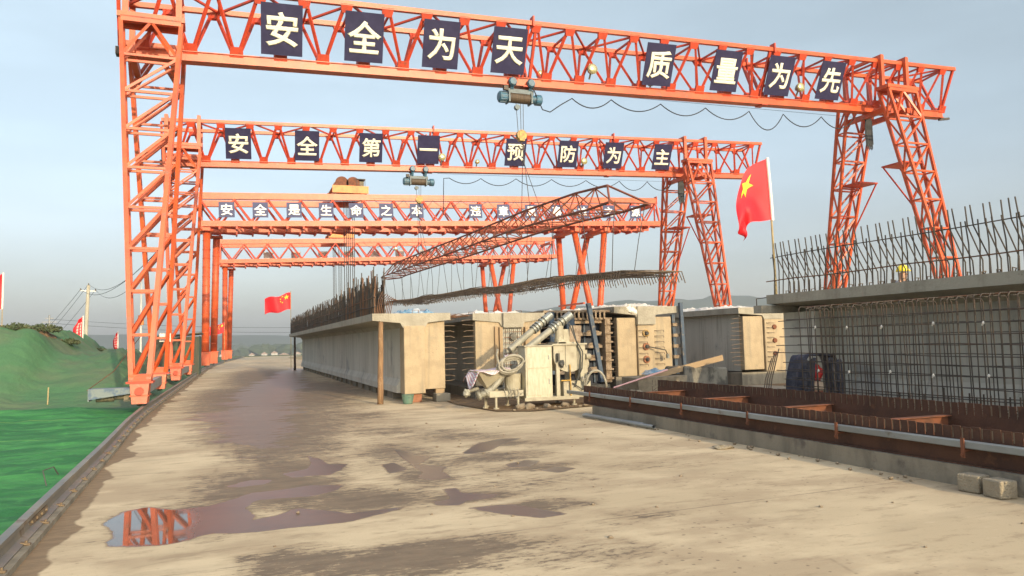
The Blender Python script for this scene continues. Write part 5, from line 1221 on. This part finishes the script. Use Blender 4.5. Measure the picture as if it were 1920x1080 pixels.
mb.box(7.20, 8.12, 16.95, 18.0, 1.475, 1.51); mb.box(7.4, 7.9, 17.1, 17.7, 1.51, 1.545); mb.build('tank_lid', M['machine'], tank)
mb = MB(); mb.box(8.02, 8.16, 17.05, 17.5, .62, 1.34); mb.cyl((8.16, 17.25, 1.0), (8.24, 17.25, 1.0), .13, 14); mb.cyl((8.16, 17.25, .74), (8.22, 17.25, .74), .08, 12); mb.cyl((8.1, 17.02, 1.18), (8.22, 17.02, 1.18), .07, 12); mb.build('drive_housing', M['machine'], mx)
for x, y in ((7.34, 17.02), (7.98, 17.02), (7.34, 17.9), (7.98, 17.9)): MB().box(x - .045, x + .045, y - .04, y + .04, .22, 1.05).build('stand_leg', M['machine'], mx)
mb = MB(); mb.box(7.48, 8.2, 16.99, 17.4, .2, .60); mb.build('pump_box', M['machine'], mx)
mb = MB(); mb.tube([(7.64, 16.95, 1.0), (7.64, 16.93, .25)], .018, 8); mb.tube([(7.40, 16.94, .62), (7.66, 16.94, .62)], .015, 8); mb.build('gauge_pipe', M['hook'], mx)
mb = MB(); mb.quadbox([(7.80, 17.3, 1.50), (8.10, 17.3, 1.50), (8.10, 17.34, 1.50), (7.80, 17.34, 1.50), (7.94, 17.55, 1.96), (8.26, 17.55, 1.95), (8.26, 17.59, 1.95), (7.94, 17.59, 1.96)]); mb.build('splash_board', M['dirt_timber'], mx)
mb = MB()
for pts in ([(7.78, 17.05, 1.95), (7.85, 16.96, 1.5), (7.92, 16.93, 1.2), (7.86, 16.93, .75), (7.75, 16.93, .45)], [(7.72, 17.1, 2.0), (7.8, 16.95, 1.62), (7.98, 16.92, 1.3), (7.95, 16.92, .9), (7.80, 16.92, .6)], [(7.7, 16.95, .55), (7.95, 16.9, .38), (8.15, 16.92, .6), (8.1, 16.95, .8)]): mb.tube(pts, .016, 6)
mb.build('hydraulic_hoses', M['hose_dark'], mx)
mb = MB(); mb.tube([(7.95, 16.9, .70)] + [(8.28 + .28 * math.cos(a), 16.85, .42 + .42 * math.sin(a)) for a in [math.pi * (1 - k / 9) for k in range(10)]], .028, 8); mb.build('suction_hose', M['hose'], mx, None, True)
mb = MB()
for k in range(7): p = (5.9 + rng.random() * .5, 16.93, .45 + rng.random() * .15); mb.tube([p, (p[0] + .05, 16.9, p[2] - .2), (p[0] + .14, 16.9, p[2] - .12)], .010, 5)
mb.build('small_wires', M['hose'], mx)
mb = MB(); mb.box(7.30, 7.35, 16.88, 16.97, 1.08, 1.28); mb.blob((7.42, 16.93, 1.02), (.07, .05, .09), 2, .5, 8, 6); mb.build('switch', M['hose_dark'], mx)
# coil of hose hung on the machine
mb = MB(); pts = []
r3 = random.Random(5); cx_, cz_, rx_, rz_ = 6.10, 1.06, .30, .17; tg = [cx_, cz_, rx_, rz_]
for k in range(110):
    a = k * .40
    if k % 14 == 0: tg = [6.08 + r3.uniform(-.08, .07), 1.05 + r3.uniform(-.07, .06), r3.uniform(.22, .34), r3.uniform(.12, .22)]
    cx_ += (tg[0] - cx_) * .10; cz_ += (tg[1] - cz_) * .10; rx_ += (tg[2] - rx_) * .10; rz_ += (tg[3] - rz_) * .10
    pts.append((cx_ + rx_ * math.cos(a), 16.82 + .0016 * k + .02 * math.sin(a * .5), cz_ + rz_ * math.sin(a) + .16 * (rx_ * math.cos(a))))
pts = [(5.78, 16.88, 1.42), (5.74, 16.86, 1.28), (5.78, 16.86, 1.08), (5.95, 16.86, .93), (6.15, 16.86, .90)] + pts
mb.tube(pts, .026, 8); solo('hose_coil', mb, M['hose'], (6.08, 16.9, .9), 'dusty grey hose coiled beside the hopper of the mixing machine', 'hose', None, True)
# striped woven sheet on the hopper
def sheet(u, v):
    x = 5.0 + 1.1 * u; y = 16.86 + .75 * v
    z = .925 + .018 * noise.noise(Vector((u * 7, v * 7, 3))) + .05 * sstep(.6, 1, u)
    if u < .33:
        f = 1 - u / .33; x = 5.32 - .26 * f * (1 - .3 * f); z -= .40 * f * (.75 + .35 * math.sin(v * 6)) - .02 * math.sin(v * 11 + u * 8)
    if v < .12: z -= .10 * (1 - v / .12) * (.6 + .4 * math.sin(u * 14))
    return (x, y, z)
mb = MB(); mb.grid(sheet, 40, 22); solo('woven_sheet', mb, M['striped'], (5.5, 17.2, .9), 'striped white, blue and red woven sheet draped over the hopper', 'sheet', None, True, .008)
solo('woven_sheet', MB().grid(lambda u, v: (6.02 + .28 * u, 17.0 + .12 * v, 1.15 + .12 * v + .04 * noise.noise(Vector((u * 5, v * 5, 8)))), 10, 8), M['striped'], (6.1, 17, 1.1), 'small scrap of striped sheet tucked into the hose coil', 'sheet', None, True, .006)

# ------------------------------------------------------------------ spreader truss slung under the two hoists, and the bar mat under it
ZT = [(18.7, 5.9), (19.9, 6.12), (22, 6.28), (26, 6.40), (34, 6.43), (40, 6.5), (46, 6.56), (48, 6.5)]
def lerp_t(tab, y):
    for (a, b), (c, d) in zip(tab, tab[1:]):
        if y <= c: return b + (d - b) * (y - a) / (c - a)
    return tab[-1][1]
xt = lambda y: 10.35 - (y - 19.9) * .041
tr = thing('spreader_truss', (xt(33), 33, 5.6), 'long rusty red triangular spreader truss hanging slanted under the two hoists', 'truss')
MB().tube([(xt(y), y, lerp_t(ZT, y)) for y in (19.9, 22, 24, 26, 30, 34, 38, 42, 46, 47)], .04, 6).build('top_chord', M['red_rust'], tr)
ys_ = [18.7 + 1.3 * k for k in range(23)]
bz = lambda y: lerp_t(ZT, max(y, 20.5)) - .78
for sg in (-1, 1):
    MB().tube([(xt(y) + sg * .62, y, bz(y)) for y in ys_] + [(xt(48.2), 48.2, bz(48))], .04, 6).build('bottom_chord', M['red_rust'], tr)
mb = MB(); mr = MB()
for i, y in enumerate(ys_):
    b_ = [Vector((xt(y) + sg * .62, y, bz(y))) for sg in (-1, 1)]; mb.tube(b_, .02, 5)
    for yn in (y - .65, y + .65):
        if 19.9 <= yn <= 47:
            T = Vector((xt(yn), yn, lerp_t(ZT, yn)))
            for p in b_: mb.tube([p, T], .024, 5)
    if i + 1 < len(ys_):
        y2 = ys_[i + 1]; mb.tube([b_[i % 2], Vector((xt(y2) + (.62 if i % 2 == 0 else -.62), y2, bz(y2)))], .018, 5)
for sg in (-1, 1): mb.tube([(xt(18.7) + sg * .62, 18.7, bz(18.7)), (xt(19.9), 19.9, lerp_t(ZT, 19.9))], .035, 5)
mb.build('truss_bracing', M['red_rust'], tr)
for y, zh in ((25.55, 9.0), (40.0, 9.35)):
    mb = MB(); xh = 9.87 if y < 30 else 9.3; mb.tube([(xh, y, zh - .3), (xt(y), y, lerp_t(ZT, y))], .014, 5)
    for d in (-.8, .8): mb.tube([(xh, y, zh - .8), (xt(y + d), y + d, lerp_t(ZT, y + d))], .012, 5)
    mb.build('sling', M['rope'], tr)
ZM = [(16.9, 3.30), (18, 3.34), (21, 3.47), (23.5, 3.62), (25, 3.64), (28, 3.68), (31, 3.83), (35, 3.88), (38, 3.98), (41, 4.0), (44.5, 4.14), (47.6, 4.22)]
xm = lambda y: 10.25 - (y - 18) * .030
mt = thing('rebar_mat', (xm(32), 32, 3.8), 'long sagging brown mat of tied bars hanging on slings under the spreader truss', 'rebar mat')
NB = 15; yl = [16.9 + .6 * k for k in range(52)]
for j in range(NB):
    e = (j / (NB - 1) - .5)
    def W(y): return .62 + .85 * sstep(26, 18.5, y) * .9 + .35
    y0 = rng.uniform(0, 1.6)
    MB().tube([(xm(y) + e * W(y) * 1.1, y, lerp_t(ZM, y) + .05 * math.sin(y * .9 + j) * .5 + .05 * abs(e) * 2 * math.sin(y * .7) - .20 * (j % 3) / 2 * (.6 + .4 * math.sin(y * .5)) * sstep(17, 20, y) + rng.uniform(-.02, .02)) for y in yl if y >= 16.9 + y0 and y < 47.6 - rng.uniform(0, .8)], .018, 5).build('long_bar', M['rebar_tan'], mt)
mb = MB(); y = 17.4
while y < 47.2:
    w_ = (.62 + .85 * sstep(26, 18.5, y) * .9 + .35) * .58; z = lerp_t(ZM, y); mb.tube([(xm(y) - w_, y, z - .26 + rng.uniform(-.06, .06)), (xm(y) - w_ * .9, y + .03, z + .03), (xm(y), y, z + .03 + rng.uniform(-.02, .02)), (xm(y) + w_ * .9, y, z + .02), (xm(y) + w_, y, z - .26 + rng.uniform(-.06, .06))], .014, 4); y += .14
mb.build('cross_bars', M['rebar_tan'], mt)['kind'] = 'stuff'
y = 18.4; k = 0
while y < 47:
    for sg in (-1, 1):
        yb = y + (.5 if sg > 0 else 0)
        P, Q = Vector((xt(yb) + sg * .62, yb, bz(yb))), Vector((xm(yb) + sg * .45, yb + rng.uniform(-.4, .4), lerp_t(ZM, min(yb, 47.5)) + .03))
        MB().tube([P, P.lerp(Q, .5) + Vector((rng.uniform(-.05, .05), 0, 0)), Q], .0115, 5).build('sling', M['rope'], mt)
    y += 2.0; k += 1

# ------------------------------------------------------------------ flags
def edge(P, t):
    n = len(P) - 1; f = min(t * n, n - 1e-6); i = int(f); f -= i
    p0 = P[max(i - 1, 0)]; p1 = P[i]; p2 = P[i + 1]; p3 = P[min(i + 2, n)]
    return [.5 * (2 * b + (c - a) * f + (2 * a - 5 * b + 4 * c - d) * f * f + (3 * b - a - 3 * c + d) * f ** 3) for a, b, c, d in zip(p0, p1, p2, p3)]
HO = [(10.69, 5.36), (10.72, 4.92), (10.74, 4.48), (10.75, 4.05)]; TO = [(10.69, 5.36), (10.24, 5.14), (9.99, 4.7), (9.80, 4.21), (9.72, 3.78)]
FL = [(9.72, 3.78), (9.93, 3.69), (10.11, 3.59)]; BO = [(10.75, 4.05), (10.45, 4.0), (10.11, 3.95), (10.07, 3.80), (10.11, 3.59)]
def flagpt(u, v):           # u away from the pole, v downwards
    t, b, h, f = edge(TO, u), edge(BO, u), edge(HO, v), edge(FL, v)
    c = [HO[0], TO[-1], HO[-1], FL[-1]]
    r = [(1 - v) * t[i] + v * b[i] + (1 - u) * h[i] + u * f[i] - ((1 - u) * (1 - v) * c[0][i] + u * (1 - v) * c[1][i] + (1 - u) * v * c[2][i] + u * v * c[3][i]) for i in (0, 1)]
    y = 13.2 + .22 * u * math.sin(u * 5.2 + v * 2.2) + .05 * math.sin(v * 9 + u * 11) * u + .10 * math.sin((u - .55) * 12) * sstep(.3, .7, v) * u
    return (r[0], y, r[1])
def star_pts(cu, cv, ru, rv, rot=0):
    return [(cu + (ru if k % 2 == 0 else ru * .40) * math.sin(rot + k * math.pi / 5), cv - (rv if k % 2 == 0 else rv * .40) * math.cos(rot + k * math.pi / 5)) for k in range(10)]
def star_mesh(fn, cu, cv, ru, rv, dy, rot=0):
    mb = MB(); c = fn(cu, cv); mb.v.append((c[0], c[1] + dy, c[2]))
    sp = star_pts(cu, cv, ru, rv, rot); ring = []
    for i in range(10):
        a, b = sp[i], sp[(i + 1) % 10]
        for q in range(3): f = q / 3; p = fn(a[0] + (b[0] - a[0]) * f, a[1] + (b[1] - a[1]) * f); mb.v.append((p[0], p[1] + dy, p[2]))
    for i in range(30): mb.f.append((0, 1 + i, 1 + (i + 1) % 30))
    return mb
fl = thing('flag', (10.78, 13.2, 2.44), 'large red flag with a yellow star hanging from a bamboo pole above the shaded beam', 'flag')
mb = MB(); mb.tube([(10.78, 13.2, 2.44), (10.755, 13.2, 3.6), (10.745, 13.2, 4.05)], .022, 8, radii=[.026, .022, .02]); mb.build('pole', M['bamboo'], fl)
MB().tube([(10.745 + .02, 13.19, 4.03), (10.72 + .02, 13.19, 4.7), (10.69 + .01, 13.19, 5.38)], .034, 8).build('sleeve', M['flag_white'], fl)
MB().grid(flagpt, 40, 34).build('cloth', M['flag_red'], fl, None, True)
star_mesh(flagpt, .37, .24, .17, .16, -.012, .3).build('star', M['star'], fl)
def wavy_flag(name, loc, w, h, pole_top, label, ph, stars=True, scale=1.0):
    x, y, z = loc; t = thing(name, (x, y, z), label, 'flag')
    MB().tube([(x, y, z), (x, y, pole_top + .15)], .018 * scale + .004, 6).build('pole', M['bamboo'], t)
    def fn(u, v): return (x - w * u, y + .10 * w * math.sin(u * 7 + ph + v) * u ** .5, pole_top - h * v - .24 * w * u * (1 - .25 * v) + .06 * h * math.sin(u * 9 + ph))
    MB().grid(fn, 26, 14).build('cloth', M['flag_red'], t, None, True)
    if stars:
        star_mesh(fn, .17, .25, .11, .16, -.03).build('star', M['star'], t)
        for cu, cv in ((.33, .10), (.40, .2), (.40, .35), (.33, .46)): star_mesh(fn, cu, cv, .038, .055, -.03, .4).build('star', M['star'], t)
    return t
wavy_flag('flag', (3.81, 57, 0), 1.78, 1.22, 5.45, 'red flag with yellow stars streaming left beyond the far end of the leftmost beam', .4)
wavy_flag('flag', (-.93, 80, 0), 1.35, .95, 4.05, 'small red flag flying between the pipe legs of the third and farthest cranes', 1.6)
def site_flag(loc, h, w, label, ph, marks):
    x, y, z, zt = loc; t = thing('feather_flag', (x, y, z), label, 'flag', 'red feather flags along the spoil heap')
    MB().tube([(x, y, z), (x, y, zt - h)], .016, 6).build('pole', M['bamboo'], t)
    MB().tube([(x, y, zt - h), (x + .01, y, zt)], .030, 6).build('sleeve', M['flag_white'], t)
    def fn(u, v): return (x - w * u * (.45 + .55 * sstep(0, .45, v)) * (1 - .25 * sstep(.75, 1, v)), y + .12 * math.sin(u * 5 + ph + v * 2) * u, zt - h * (v * (1 - u * .02) + .16 * u * (1 - v)))
    MB().grid(fn, 12, 16).build('cloth', M['flag_red'], t, None, True)
    if marks:
        mb = MB()
        for k in range(marks):           # faint unreadable print in two columns
            v0 = .22 + .70 * k / marks
            for cu, wd in ((.55, .20), (.24, .14)):
                for r_ in range(3):
                    a, b_, c = fn(cu - wd / 2, v0 + .03 * r_), fn(cu + wd / 2 * rng.uniform(.4, 1), v0 + .03 * r_ + .008), .012
                    mb.bar((a[0], a[1] - .02, a[2]), (b_[0], b_[1] - .02, b_[2]), .008, .028 * h)
        mb.build('print', M['flag_pink'], t)
    return t
site_flag((-6.94, 42, 1.4, 3.32), 1.29, .42, 'red feather flag with pale print beside the utility pole on the spoil heap', .2, 6)
site_flag((-5.79, 45, 1.2, 2.61), 1.0, .24, 'narrow red feather flag on the heap just left of the nearest crane leg', 1.0, 5)
site_flag((-7.86, 32, 2.2, 4.50), 1.32, .38, 'red feather flag cut off by the left edge of the photo', 2.0, 0)

# ------------------------------------------------------------------ left background: pole, wires, pylon, hut, shrubs, stake
up_ = thing('utility_pole', (-12.27, 75, -.3), 'slightly leaning pale concrete utility pole with a white crossarm', 'pole')
MB().tube([(-12.30, 75, -.3), (-12.0, 75, 7.35)], .16, 10, radii=[.20, .13]).build('pole_shaft', M['pole'], up_)
MB().bar((-12.62, 75, 6.88), (-11.42, 75, 6.82), .09).build('crossarm', M['white_wall'], up_)
for x, z in ((-12.6, 6.98), (-11.45, 6.92), (-12.0, 7.42)): MB().tube([(x, 75, z - .08), (x, 75, z + .1)], .05, 8, radii=[.06, .04]).build('insulator', M['motor'], up_)
wr = thing('power_wires', (-12, 75, 6.9), 'thin sagging wires running from the utility pole to the nearest crane', 'wires')
for p, q, d in (((-12.6, 75, 7.0), (-2.6, 28.9, 4.9), .9), ((-11.45, 75, 6.95), (-2.5, 28.9, 4.7), 1.0), ((-12.0, 75, 7.45), (-2.3, 28.9, 5.3), 1.0)): MB().tube(sag(p, q, d, 14), .014, 4).build('wire', M['cable'], wr)
for p, q, d in (((-12.6, 75, 7.0), (-27, 118, 1.5), .5), ((-11.45, 75, 6.95), (-25, 118, 1.5), .5), ((-12.0, 75, 7.45), (-26, 118, 1.5), .5)): MB().tube(sag(p, q, d, 10), .018, 4).build('wire', M['cable'], wr)
py = thing('pylon', (-25.9, 130, -3), 'small faint pylon with crossarms far behind the spoil heap', 'pylon')
MB().tube([(-25.9, 130, -3), (-25.9, 130, 7.1)], .12, 8).build('mast', M['pylon'], py)
for z, w_ in ((6.6, .55), (6.05, 1.0)): MB().bar((-25.9 - w_, 130, z), (-25.9 + w_, 130, z), .10).build('crossarm', M['pylon'], py)
pw = thing('power_wires', (0, 132, 5), 'two faint low wires crossing the sky below the far cranes', 'wires')
for z0, z1 in ((6.5, 5.6), (5.9, 4.6)): MB().tube(sag((-25.9, 130, z0), (34, 140, z1), 1.2, 20), .022, 4).build('wire', M['cable'], pw)
hu = thing('hut', (-3.2, 50, .3), 'dark green sheet metal hut standing behind the legs of the second crane', 'hut')
MB().box(-4.45, -2.0, 49.2, 52.5, -.1, 2.30).build('wall', M['hut'], hu)
MB().box(-2.0, -1.985, 49.2, 52.5, -.1, 2.34).build('side_wall', M['hut_side'], hu)
mb = MB(); mb.quadbox([(-4.6, 49.0, 2.30), (-1.88, 49.0, 2.48), (-1.88, 52.7, 2.48), (-4.6, 52.7, 2.30), (-4.6, 49.0, 2.36), (-1.88, 49.0, 2.56), (-1.88, 52.7, 2.56), (-4.6, 52.7, 2.36)]); mb.build('roof', M['hut'], hu)
mb = MB(); mb.box(-3.3, -2.5, 49.17, 49.2, -.1, 1.75); mb.build('door', M['hut_side'], hu)
lamp = thing('mast_light', (-4.6, 44, 1.0), 'thin white and yellow mast with lamp heads rising behind the near crane legs', 'lamp post')
MB().tube([(-4.6, 44, 1.0), (-4.6, 44, 5.2)], .05, 8).build('mast', M['white_wall'], lamp); mb = MB(); mb.box(-4.95, -4.2, 43.9, 44.05, 4.55, 4.75); mb.build('lamp_head', M['white_wall'], lamp); MB().box(-4.72, -4.46, 43.85, 44.1, 2.9, 3.4).build('control_box', M['yellow_paint'], lamp)
mb = MB(); mb.box(-2.33, -1.98, 28.62, 28.64, 1.86, 2.14); nb = mb.build('notice', M['sign_white'], crane1, Vector((-2.1789, CY1, 0))); 
solo('steel_drum', MB().tube([(-2.62, 58, .02), (-2.62, 58, .45), (-2.62, 58, .50)], .3, 16, radii=[.28, .28, .26]), M['blue_bar'], (-2.62, 58, 0), 'low blue drum beside the rail in front of the third crane', 'drum')
zs_ = netz(-4.95, 24.8)
solo('stake', MB().tube([(-4.95, 24.8, zs_ - .1), (-4.93, 24.8, zs_ + .48)], .018, 6), M['bamboo'], (-4.95, 24.8, zs_), 'thin wooden stake standing in the dull green slope', 'stake')
mb = MB(); mb.tube([(-3.45, 21.55, .62), (-3.0, 22.6, 1.05), (-2.5, 24.0, 2.0)], .010, 5); solo('guy_wire', mb, M['rust_bright'], (-3.4, 21.5, .6), 'thin rusty wire from the drive cover up to the nearest crane leg', 'wire')
mb = MB(); mb.tube([(-2.05, 10.3, .05), (-2.10, 10.35, .22), (-2.0, 10.4, .25), (-1.96, 10.45, .15)], .008, 5); solo('wire_scrap', mb, M['hose_dark'], (-2.05, 10.3, 0), 'short bent black wire sticking out of the net beside the rail', 'wire')
def shrub(x, y, z, s, n, label, seed):
    r2 = random.Random(seed); t = thing('shrub', (x, y, z), label, 'shrub', 'shrubs on the spoil heap')
    mb = MB()
    for k in range(4): a = r2.uniform(0, 6.28); mb.tube([(x, y, z - .05), (x + .3 * s * math.cos(a), y + .3 * s * math.sin(a), z + s * .35)], .012, 4)
    mb.build('stem', M['wood_dark'], t)
    mb = MB()
    for k in range(n):
        a = r2.uniform(0, 6.28); rr = s * math.sqrt(r2.random()); h = s * .55 * r2.random() * (1 - .5 * rr / s); p = Vector((x + rr * math.cos(a), y + rr * math.sin(a), z + h)); d = Vector((r2.gauss(0, 1), r2.gauss(0, 1), r2.gauss(0, 1))).normalized() * .07; e = d.orthogonal().normalized() * .035
        b = len(mb.v); mb.v += [tuple(p - d), tuple(p + e), tuple(p + d), tuple(p - e)]; mb.f.append((b, b + 1, b + 2, b + 3))
    mb.build('foliage', M['leaf'], t)
for i, (x, y, s, lab) in enumerate(((-7.3, 31.5, .55, 'dark shrub on the heap top by the left edge of the photo'), (-6.55, 32, .6, 'widest shrub on the heap top, second from the left'), (-7.0, 30.6, .4, 'low pale shrub just below the heap top on the left'), (-5.9, 33, .35, 'small shrub at the right end of the heap top'), (-6.2, 42, .4, 'low shrub behind the heap near the narrow red feather flag'))):
    shrub(x, y, netz(x, y) - .02, s, 420, lab, 40 + i)
mb = MB()
mb.grid(lambda u, v: (-9.5 + 3.6 * u, 31.0 + 2.6 * v + .5 * noise.noise(Vector((u * 5, v * 3, 1))), netz(-9.5 + 3.6 * u, 31.0 + 2.6 * v) + .05 + .06 * noise.noise(Vector((u * 9, v * 9, 2))) - .25 * (2 * max(abs(u - .5), abs(v - .5))) ** 6), 30, 20)
struct('soil', mb, M['soil'])

# ------------------------------------------------------------------ far houses
for i in range(9):
    x, y = [(14, 700), (24, 690), (33, 705), (42, 720), (-22, 640), (-40, 690), (52, 700), (62, 715), (-8, 720)][i]
    z = terr(x, y) + .0; w_, h_ = rng.uniform(4, 9), rng.uniform(2.8, 5.5)
    t = thing('house', (x, y, z), 'tiny white house far beyond the end of the road', 'house', 'far white houses')
    MB().box(x - w_ / 2, x + w_ / 2, y - 4, y + 4, z, z + h_).build('wall', M['far_wall'], t)
    mb = MB(); mb.extr_y([(x - w_ / 2 - .4, z + h_), (x + w_ / 2 + .4, z + h_), (x, z + h_ + 1.7)], y - 4.4, y + 4.4); mb.build('roof', M['grey_roof'], t)

# ------------------------------------------------------------------ worker behind the slab: only the helmet shows above it
pe = thing('person', (13.15, 12.15, 1.20), 'worker in a yellow helmet half hidden behind the barrier bars on the right', 'person')
vs = [(0, 0, .92), (0, 0, 1.12), (0, 0, 1.34), (0, -.01, 1.46), (0, -.03, 1.54), (0, -.03, 1.66), (-.19, 0, 1.38), (-.25, -.08, 1.10), (-.20, -.30, 1.02), (.19, 0, 1.38), (.25, -.06, 1.10), (.20, -.28, 1.0), (-.10, 0, .86), (-.11, -.02, .48), (-.12, .02, .08), (-.12, -.14, .04), (.10, 0, .86), (.11, -.02, .48), (.12, .02, .08), (.12, -.14, .04)]
es = [(0, 1), (1, 2), (2, 3), (3, 4), (4, 5), (2, 6), (6, 7), (7, 8), (2, 9), (9, 10), (10, 11), (0, 12), (12, 13), (13, 14), (14, 15), (0, 16), (16, 17), (17, 18), (18, 19)]
rr_ = [.15, .14, .16, .065, .085, .09, .075, .05, .035, .075, .05, .035, .10, .065, .045, .04, .10, .065, .045, .04]
me = bpy.data.meshes.new('body'); me.from_pydata(vs, es, []); bo = bpy.data.objects.new('body', me); col.objects.link(bo); bo.parent = pe
sm = bo.modifiers.new('skin', 'SKIN'); bo.modifiers.new('sub', 'SUBSURF').levels = 2
for v, r_ in zip(me.skin_vertices[0].data, rr_): v.radius = (r_, r_)
me.skin_vertices[0].data[0].use_root = True
me.materials.append(M['skin'])
def clothing(name, pts, r, m, radii):
    return MB().tube(pts, r, 14, radii=radii).build(name, m, pe, Vector((0, 0, 0)), True)
clothing('jacket', [(0, 0, .86), (0, 0, 1.05), (0, 0, 1.30), (0, 0, 1.42), (0, -.01, 1.47)], .2, M['jacket'], [.18, .185, .205, .15, .08])
for sg in (-1, 1):
    clothing('sleeve', [(sg * .14, 0, 1.40), (sg * .20, 0, 1.36), (sg * .255, -.08, 1.10), (sg * .215, -.25, 1.04)], .07, M['jacket'], [.09, .088, .066, .052])
    clothing('trouser_leg', [(sg * .09, 0, .93), (sg * .11, -.02, .48), (sg * .12, .02, .08)], .1, M['hose_dark'], [.125, .085, .07])
hm = MB(); hm.tube([(0, -.03, 1.665), (0, -.03, 1.70), (0, -.03, 1.75), (0, -.03, 1.79), (0, -.03, 1.805)], .1, 18, radii=[.128, .124, .105, .06, .02]); hm.tube([(0, -.05, 1.66), (0, -.05, 1.672)], .15, 18, radii=[.15, .145]); hm.build('helmet', M['helmet'], pe, Vector((0, 0, 0)), True)
mb = MB(); mb.blob((0, -.125, 1.60), (.014, .024, .022), 1, .1, 8, 6); mb.build('nose', M['skin'], pe, Vector((0, 0, 0)), True)
sf = thing('scaffold', (13.2, 12.2, 0), 'timber work platform behind the shaded beam under the worker', 'scaffold')
MB().box(12.85, 13.6, 11.2, 13.2, 1.14, 1.20).build('platform', M['plank'], sf)
for x in (12.9, 13.5):
    for y in (11.3, 13.1): MB().tube([(x, y, 0), (x, y, 1.14)], .025, 8).build('upright', M['galv'], sf)

# ------------------------------------------------------------------ haze
hz = MB(); hz.box(-2960, 2990, -2900, 3010, -22, 108)
ho_ = hz.build('haze', None); ho_['kind'] = 'stuff'
hm_ = bpy.data.materials.new('haze'); hm_.use_nodes = True; t = hm_.node_tree; t.nodes.remove(t.nodes['Principled BSDF'])
pvn = t.nodes.new('ShaderNodeVolumePrincipled'); pvn.inputs['Color'].default_value = (.90, .93, .97, 1); pvn.inputs['Density'].default_value = .0004; pvn.inputs['Anisotropy'].default_value = .25
t.links.new(pvn.outputs[0], t.nodes['Material Output'].inputs['Volume']); ho_.data.materials.append(hm_)
